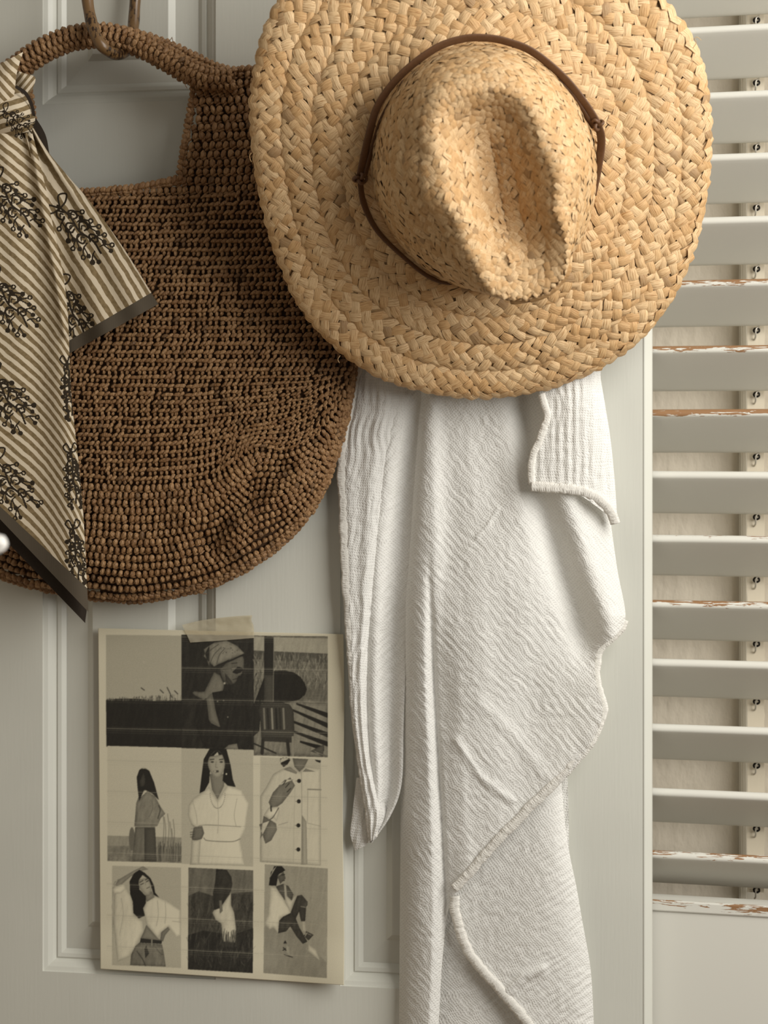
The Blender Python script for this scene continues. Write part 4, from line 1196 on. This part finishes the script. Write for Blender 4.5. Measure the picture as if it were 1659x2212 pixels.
for p in ([(640,1518),(708,1540)], [(628,1530),(708,1562)], [(620,1552),(708,1582)], [(625,1575),(708,1602)], [(648,1600),(700,1612)]):
    (xa, ya), (xb, yb2) = p; R.poly([(xa, ya), (xb, yb2), (xb, yb2 + 11), (xa, ya + 4)], 0.08)
R.poly([(660,1632),(675,1620),(690,1612),(708,1608),(708,1634)], 0.33, 1)
R.poly([(571,1375),(592,1376),(591,1517),(570,1516)], 0.10); R.poly([(571,1457),(591,1458),(591,1517),(570,1516)], 0.24); R.line([(591.5,1376),(590.5,1515)], 1.4, 0.5, 1, False)
R.poly([(548,1520),(565,1518),(560,1580),(548,1590)], 0.11)
R.poly([(558,1535),(562,1522),(575,1517),(610,1517),(626,1522),(634,1535),(636,1575),(633,1598),(564,1592),(563,1560)], 0.20)
for i, x in enumerate((570, 578, 587, 596, 604, 612)): R.line([(x, 1531), (x + 2, 1574)], 4.2, (0.45, 0.12, 0.55, 0.10, 0.14, 0.5)[i], 1, False)
R.poly([(564,1590),(633,1594),(630,1604),(566,1601)], 0.17)
for p in ([(568,1598),(566,1627)], [(621,1600),(624,1630)]): R.line(p, 7, 0.13, 1, False)
R.line([(632,1592),(633,1632)], 4, 0.58, 1, False); R.line([(548,1606),(596,1627)], 3, 0.1, 1, False)
# 4 woman looking back by the sea
R.poly(pq(232, 1615, 392, 1865), 0.86)
R.poly([(232,1805),(392,1809),(392,1832),(232,1828)], 0.62, tex=0.03); R.poly([(232,1827),(392,1828),(392,1864),(232,1860)], 0.50, tex=0.09, seed=21)
for k in range(90):
    x = 342 + 48 * rg.random(); y = 1860; R.line([(x, y), (x + rg.normal(0, 3), 1835 - 18 * rg.random())], 1.1, rg.choice([0.2, 0.3, 0.6]), 0.7, False)
for x, t_ in ((352,1752),(363,1758),(375,1770),(368,1775),(356,1765),(372,1790)): R.line([(x, 1830), (x + 2, t_ + 30), (x - 1, t_)], 1.3, 0.35, 0.8)
R.dot((285, 1812), 6.5, 0.40, 25)
R.poly([(292,1786),(335,1786),(337,1820),(338,1861),(285,1861),(290,1815)], 0.42, tex=0.04); R.poly([(312,1788),(335,1788),(338,1861),(312,1861)], 0.28)
R.poly([(306,1706),(322,1705),(343,1732),(347,1743),(357,1755),(352,1767),(342,1769),(336,1788),(292,1788),(292,1743),(299,1727)], 0.52, 1, tex=0.05)
R.line([(341,1768),(346,1750),(343,1740)], 2, 0.25); R.line([(322,1765),(330,1745),(328,1730)], 1.4, 0.4)
R.poly([(310,1658),(318,1661),(327,1672),(335,1698),(343,1728),(333,1718),(318,1706),(307,1709),(299,1733),(297,1701),(295,1683),(298,1668),(304,1660)], 0.085, 1)
R.poly([(302,1668),(310,1670),(314,1684),(312,1696),(305,1700),(301,1688)], 0.22, 2)
R.line([(305,1660),(311,1658),(317,1661)], 1.6, 0.7)
# 5 woman in a white blouse, arms folded
R.poly(pq(392, 1616, 547, 1866), 0.78)
R.poly([(452,1700),(432,1715),(418,1724),(407,1740),(406,1762),(414,1784),(426,1792),(416,1812),(410,1868),(529,1869),(524,1840),(519,1815),(531,1790),(538,1735),(522,1706),(492,1696),(470,1728)], 0.94, 0, tex=0.02)
R.poly([(414,1814),(434,1812),(430,1868),(411,1868)], 0.86)
R.poly([(453,1672),(485,1672),(484,1698),(470,1727),(458,1706)], 0.50, 0)
R.poly([(453,1617),(489,1618),(498,1652),(503,1684),(509,1700),(492,1697),(481,1686),(484,1660),(470,1624),(455,1640),(452,1690),(442,1708),(431,1714),(435,1680),(440,1640)], 0.06, 0)
R.poly([(468,1621),(480,1630),(486,1650),(482,1668),(470,1681),(457,1672),(449,1652),(453,1634)], 0.66, 3)
for a, b in (((454,1641),(462,1640)), ((474,1641),(482,1640))): R.line([a, b], 2.0, 0.15, 1, False)
for c in ((458.5,1646),(478,1646)): R.dot(c, 3.6, 0.16, 1.8)
R.line([(467,1645),(466,1657),(470,1658)], 1.3, 0.42); R.poly([(460,1666),(467,1663),(475,1666),(467,1670)], 0.28, 2); R.dot((489,1672), 1.8, 0.95)
for k in range(24):
    a = math.pi * k / 23; R.dot((470 - 19 * math.cos(a), 1716 + 36 * math.sin(a)), 3.1, 0.97); R.dot((470 - 16 * math.cos(a), 1714 + 32 * math.sin(a)), 1.0, 0.45)
R.poly([(412,1794),(418,1788),(438,1785),(440,1808),(426,1815),(414,1813)], 0.42, 2)
for y in (1798, 1803, 1808): R.line([(411, y), (420, y - 1)], 1.2, 0.2, 1, False)
R.line([(414,1780),(424,1786),(445,1782),(520,1786)], 1.6, 0.55); R.line([(440,1810),(450,1816),(500,1818),(519,1812)], 1.8, 0.5)
for p in ([(416,1730),(424,1760),(426,1780)], [(512,1725),(506,1760),(510,1785)], [(470,1728),(472,1770),(470,1800)]): R.line(p, 1.1, 0.70)
# 6 jacket with dark buttons
R.poly([(562,1635),(693,1640),(693,1870),(561,1862)], 0.80)
R.poly([(612,1660),(590,1672),(575,1700),(562,1720),(562,1862),(693,1870),(693,1660),(660,1655),(648,1667),(630,1655)], 0.87, 0, tex=0.02)
R.poly([(632,1638),(666,1640),(657,1658),(647,1667),(636,1656)], 0.44)
R.poly([(607,1637),(627,1638),(622,1650),(612,1657),(606,1648)], 0.08, 2); R.poly([(680,1641),(693,1643),(692,1648),(684,1645)], 0.1)
R.poly([(612,1662),(626,1656),(642,1668),(640,1672)], 0.60); R.poly([(654,1667),(660,1660),(682,1667)], 0.62)
R.poly([(622,1680),(634,1684),(637,1703),(627,1713),(615,1730),(598,1744),(585,1750),(580,1733),(586,1718),(600,1698)], 0.46, 1, tex=0.03)
for p in ([(611,1695),(618,1686)], [(617,1701),(625,1692)], [(620,1711),(628,1703)]): R.line(p, 1.8, 0.15, 1, False)
R.poly([(562,1761),(582,1773),(598,1780),(600,1790),(591,1801),(584,1820),(575,1823),(562,1813)], 0.44, 1, tex=0.03)
R.poly([(580,1745),(600,1742),(604,1752),(598,1775),(590,1765),(583,1772),(570,1760)], 0.92); R.line([(582,1771),(590,1765),(602,1745)], 1.6, 0.25); R.line([(586,1752),(585,1742)], 3, 0.15, 1, False)
for c in ((646,1687),(645.5,1731),(644.5,1783),(644.5,1835)): R.dot(c, 4.2, 0.07, 4.4); R.line([(c[0] - 7, c[1]), (c[0], c[1])], 1, 0.25, 1, False)
R.line([(651,1668),(652,1740),(651,1868)], 1.0, 0.6); R.line([(637,1700),(635,1790),(634,1866)], 0.8, 0.72)
R.poly([(652,1760),(662,1775),(664,1868),(652,1868)], 0.76)
R.line([(665,1705),(693,1706)], 3, 0.6, 1, False); R.line([(665,1706),(664,1778),(693,1785)], 1.0, 0.66, 1, False); R.line([(602,1782),(622,1776)], 1.2, 0.6, 1, False)
# 7 woman with an arm raised
R.poly([(242,1870),(391,1874),(391,2091),(242,2085)], 0.76)
R.poly([(242,1930),(247,1914),(271,1909),(275,1924),(284,1935),(288,1973),(301,1983),(315,1996),(308,2017),(293,2046),(284,2063),(266,2074),(243,2064)], 0.90, 1, tex=0.03)
R.poly([(316,1946),(335,1935),(345,1938),(360,1945),(390,1966),(391,2020),(381,2024),(364,2002),(349,2014),(341,2027),(316,1998),(309,1965)], 0.95, 0, tex=0.02)
R.poly([(316,1998),(341,2027),(350,2032),(303,2028),(309,2016)], 0.52)
R.poly([(246,1908),(257,1897),(301,1875),(309,1871),(320,1875),(317,1884),(303,1880),(283,1893),(264,1913),(247,1914)], 0.60, 1, tex=0.03)
R.poly([(242,1920),(250,1914),(268,1909),(272,1920),(262,1930),(246,1931)], 0.97)
R.poly([(312,1935),(328,1925),(334,1938),(317,1948)], 0.55)
R.poly([(301,1879),(312,1885),(325,1897),(333,1914),(335,1928),(344,1939),(332,1933),(322,1900),(308,1890),(300,1901),(301,1921),(315,1936),(315,1951),(309,1962),(313,1978),(300,1984),(288,1972),(287,1948),(281,1931),(280,1904),(289,1887)], 0.06, 0)
R.poly([(308,1889),(318,1896),(326,1910),(327,1924),(319,1935),(308,1927),(300,1914),(300,1900)], 0.70, 2)
for p in ([(302,1906),(309,1902)], [(314,1901),(320,1897)], [(304,1911),(310,1908)], [(316,1905),(321,1902)]): R.line(p, 1.7, 0.16, 1, False)
R.line([(317,1919),(323,1916)], 1.7, 0.3, 1, False); R.line([(313,1905),(315,1912)], 1.0, 0.5, 1, False)
R.poly([(301,2036),(350,2040),(354,2058),(358,2088),(281,2085),(283,2063),(292,2044)], 0.44, 0, tex=0.05); R.poly([(316,2042),(322,2060),(314,2070),(312,2050)], 0.2)
R.line([(296,2055),(308,2072),(314,2086)], 2, 0.2); R.line([(335,2045),(345,2058),(352,2062)], 1.4, 0.28)
R.poly([(304,2027),(350,2032),(349,2039),(302,2036)], 0.13); R.line([(328,2030),(328,2042)], 3, 0.55, 1, False)
R.poly([(348,2014),(363,2002),(367,2008),(357,2020),(352,2034),(346,2030)], 0.50)
for p in ([(357,1948),(358,1975),(356,1995)], [(340,1945),(342,1975),(338,2000)], [(262,1940),(266,1975),(258,2020)], [(372,1990),(391,1992)]): R.line(p, 1.2, 0.72)
# 8 standing in tall grass
R.poly([(407,1874),(547,1880),(546,2102),(406,2094)], 0.40, tex=0.05, seed=31)
R.poly([(407,1935),(430,1925),(460,1935),(500,1930),(547,1926),(546,2102),(406,2094)], 0.22, 0, tex=0.06, seed=33, form=0)
R.poly([(406,2020),(440,2010),(500,2020),(547,2005),(546,2102),(406,2094)], 0.11, 0, tex=0.05, seed=35, form=0)
for k in range(260):
    x = 408 + 138 * rg.random(); y = 1950 + 140 * rg.random(); R.line([(x, y), (x + rg.normal(0, 5), y - 8 - 14 * rg.random())], 0.9, rg.choice([0.06, 0.34, 0.45]), 0.55, False)
R.poly([(459,1972),(465,1960),(480,1955),(499,1928),(499,1955),(506,1972),(510,2008),(508,2036),(482,2034),(478,1995),(466,1987)], 0.86, 0, tex=0.04)
R.poly([(467,1877),(490,1879),(500,1895),(502,1910),(499,1925),(488,1940),(480,1955),(474,1962),(463,1966),(460,1930),(465,1905)], 0.15, 0, tex=0.03); R.poly([(473,1945),(479,1945),(481,1968),(475,1974)], 0.5)
for k in range(40):
    x = 478 + 34 * rg.random(); R.line([(x, 2045), (x + rg.normal(0, 3), 2005 + 20 * rg.random())], 1.1, 0.2, 0.8, False)
# 9 seated woman with socks and shoes
R.poly([(572,1867),(708,1876),(706,2113),(569,2102)], 0.66, tex=0.03, seed=41)
R.poly([(571,2000),(640,2010),(706,2080),(706,2113),(569,2102)], 0.58, 0, tex=0.03, seed=43, form=0)
R.poly([(596,1915),(612,1909),(623,1914),(634,1932),(630,1946),(612,1944)], 0.30)
R.poly([(584,1915),(596,1917),(612,1940),(626,1962),(628,1973),(606,1983),(601,2016),(591,2004),(582,2008),(571,1994),(575,1983),(579,1974)], 0.94, 0, tex=0.03)
R.poly([(613,1910),(618,1912),(620,1935),(630,1945),(640,1932),(632,1955),(628,1971),(616,1950)], 0.92)
R.poly([(628,1971),(636,1950),(642,1935),(652,1933),(662,1945),(661,1966),(659,1991),(650,1990),(646,1969),(639,1984)], 0.20, 0, tex=0.03)
R.poly([(603,1989),(612,1980),(628,1972),(637,1979),(647,2004),(664,2034),(654,2039),(640,2022),(627,2001),(618,2012),(601,2016)], 0.20, 0, tex=0.04)
R.poly([(648,1945),(662,1944),(665,1954),(658,1962),(650,1958)], 0.30, 2); R.line([(650,1958),(660,1960)], 1.2, 0.7, 1, False)
R.poly([(658,2040),(666,2034),(680,2048),(694,2068),(688,2074),(664,2058)], 0.90, 1); R.poly([(651,1990),(659,1990),(661,2012),(653,2012)], 0.90)
R.poly([(655,2013),(666,2012),(677,2018),(676,2026),(664,2032),(658,2026)], 0.24, 1); R.line([(660,2015),(672,2020)], 1.4, 0.6, 1, False)
R.poly([(610,2040),(617,2034),(624,2041),(633,2064),(626,2068),(614,2061)], 0.70, 1); R.poly([(612,2038),(616,2031),(620,2038)], 0.12); R.line([(612,2047),(618,2053)], 2.2, 0.1, 1, False); R.line([(611,2053),(617,2049)], 1.8, 0.1, 1, False); R.line([(614,2062),(632,2068)], 2, 0.12, 1, False)
R.poly([(589,1875),(599,1869),(611,1872),(617,1879),(606,1885),(598,1895),(596,1915),(582,1915),(581,1900)], 0.06, 1)
R.poly([(606,1885),(615,1882),(617,1895),(615,1907),(603,1909),(596,1897)], 0.34, 1); R.line([(609,1890),(615,1889)], 1.8, 0.08, 1, False); R.line([(610,1903),(615,1902)], 1.4, 0.15, 1, False)
# pale scan lines across the pictures
for y in (1376, 1443, 1511, 1577, 1647, 1714, 1781, 1848, 1916, 1984, 2052):
    for dy, w_, al in ((0, 1.4, 0.62), (4.5, 0.9, 0.36), (9, 0.9, 0.26), (-3, 0.8, 0.24)):
        for xa, xb in ((231, 391), (393, 547), (549, 560), (563, 692), (693, 707)):
            R.line([(xa, sk(xa, y + dy)), (xb, sk(xb, y + dy))], w_, 0.72, al, False)
for y0_, y1_ in ((1864, 1871), (2092, 2140)): pass
g_ = R.a; k_ = np.array([0.25, 0.5, 0.25])
for _ in range(2):
    g_ = k_[0] * np.roll(g_, 1, 0) + k_[1] * g_ + k_[2] * np.roll(g_, -1, 0)
    g_ = k_[0] * np.roll(g_, 1, 1) + k_[1] * g_ + k_[2] * np.roll(g_, -1, 1)
hh_, ww_ = g_.shape
R.a = np.clip(g_ + np.where(g_ < 0.9, 0.018, 0.004) * np.random.default_rng(2).normal(0, 1, (hh_, ww_)), 0.03, 1).astype(np.float32)
PC = np.array([(212,1357),(742,1370),(742,2128),(217,2093)], float)
nu, nv = 400, 570
u = np.linspace(0, 1, nu + 1)[None, :]; v = np.linspace(0, 1, nv + 1)[:, None]
px_ = (PC[0,0]*(1-u)+PC[1,0]*u)*(1-v) + (PC[3,0]*(1-u)+PC[2,0]*u)*v + 1.6*np.sin(v*9)*u**4
py_ = (PC[0,1]*(1-u)+PC[1,1]*u)*(1-v) + (PC[3,1]*(1-u)+PC[2,1]*u)*v
# rounded corners of the old sheet are only slight: pull the outermost points in
zc = 0.0016 + 0.0075 * sm(0.72, 1.0, u) * (0.5 + 0.5 * v) * (1 + 0.25 * np.sin(v * 8)) + 0.0035 * sm(0.85, 1, v) + 0.0012 * np.sin(u * 5) * v
tone = R.sample(px_, py_)
Vt = P(px_.ravel(), py_.ravel(), zc.ravel()); n1 = len(Vt)
Fg = grid_faces(nv, nu)[:, ::-1]
Vb_ = Vt[:, :] + np.array([0, 0.00035, 0])
idx = np.arange(n1).reshape(nv + 1, nu + 1)
ring_i = np.concatenate([idx[0, :], idx[1:, -1], idx[-1, -2::-1], idx[-2:0:-1, 0]])
nr_ = np.roll(ring_i, -1)
back = idx[::30, ::25]
Fs_ = np.stack([ring_i, nr_, n1 + np.arange(len(ring_i)) * 0 + nr_, ring_i + n1], 1)
pr_o = part(None, 'photo_print', np.vstack([Vt, Vb_]), np.vstack([Fg, Fs_, Fg[:, ::-1] + n1]), M_PRINT, np.vstack([np.stack([px_.ravel(), py_.ravel()], 1)] * 2),
            {'tone': np.concatenate([tone.ravel(), np.full(n1, 0.93)])})
pr_o['label'] = 'black and white photo collage print on cream paper taped to the door'; pr_o['category'] = 'print'
# tape
TP = [[(393,1350),(430,1341),(470,1335),(510,1331),(545,1329)], [(398,1360),(432,1350),(470,1345),(510,1341),(543,1340)], [(404,1372),(436,1364),(472,1358),(510,1355),(548,1354)], [(411,1388),(440,1386),(475,1384),(512,1381),(549,1378)]]
rows = [catmull(r_, 41) for r_ in TP]
rows = np.array([catmull([rows[k][j] for k in range(4)], 13) for j in range(41)]).transpose(1, 0, 2)
x, y = rows[..., 0], rows[..., 1]
zt = 0.0012 + 0.0018 * sm(1348, 1364, y) + 0.0006 * noise2(x / 14, y / 9, 3)
zt = np.maximum(zt, 0.0010)
Vt = P(x.ravel(), y.ravel(), zt.ravel()); Vb_ = Vt + np.array([0, 0.00012, 0])
n1 = len(Vt); Fg = grid_faces(12, 40)[:, ::-1]
tape = part(None, 'masking_tape', Vt, Fg, M_TAPE); tape['label'] = 'torn strip of pale masking tape along the top of the photo print'; tape['category'] = 'tape'

# ------------------------------------------------------------------ small white bloom, close to the lens at the left edge of the view
bl_c = P(-6, 1176, 0.62)
bloom = thing('white_bloom', 'small blurred white bud in front of the scarf at the left edge', 'flower', bl_c + np.array([-0.12, 0, -0.22]))
V, F, uv = ellipsoid(14, 9, (0, 0, 0), (0.0066, 0.0066, 0.0066))
V = V * (1 + 0.12 * noise2(V[:, :1] * 700 + 3, V[:, 2:] * 700 + V[:, 1:2] * 500, 3))
part(bloom, 'bud', bl_c + V, F, M_PETAL)
for k in range(5):
    a = k * 1.257
    V2_, F2_, u2_ = ellipsoid(8, 6, (0.0026 * math.cos(a), 0.001, 0.0026 * math.sin(a)), (0.0046, 0.0048, 0.0030), a)
    part(bloom, 'petal', bl_c + V2_ + np.array([0, -0.003, 0]), F2_, M_PETAL)
tube_part(bloom, 'stem', catmull([bl_c + np.array([-0.006, 0, -0.003]), bl_c + np.array([-0.05, 0.005, -0.05]), bl_c + np.array([-0.12, 0.0, -0.22])], 20), 0.0012, 0.0012, M_STEM, 7)
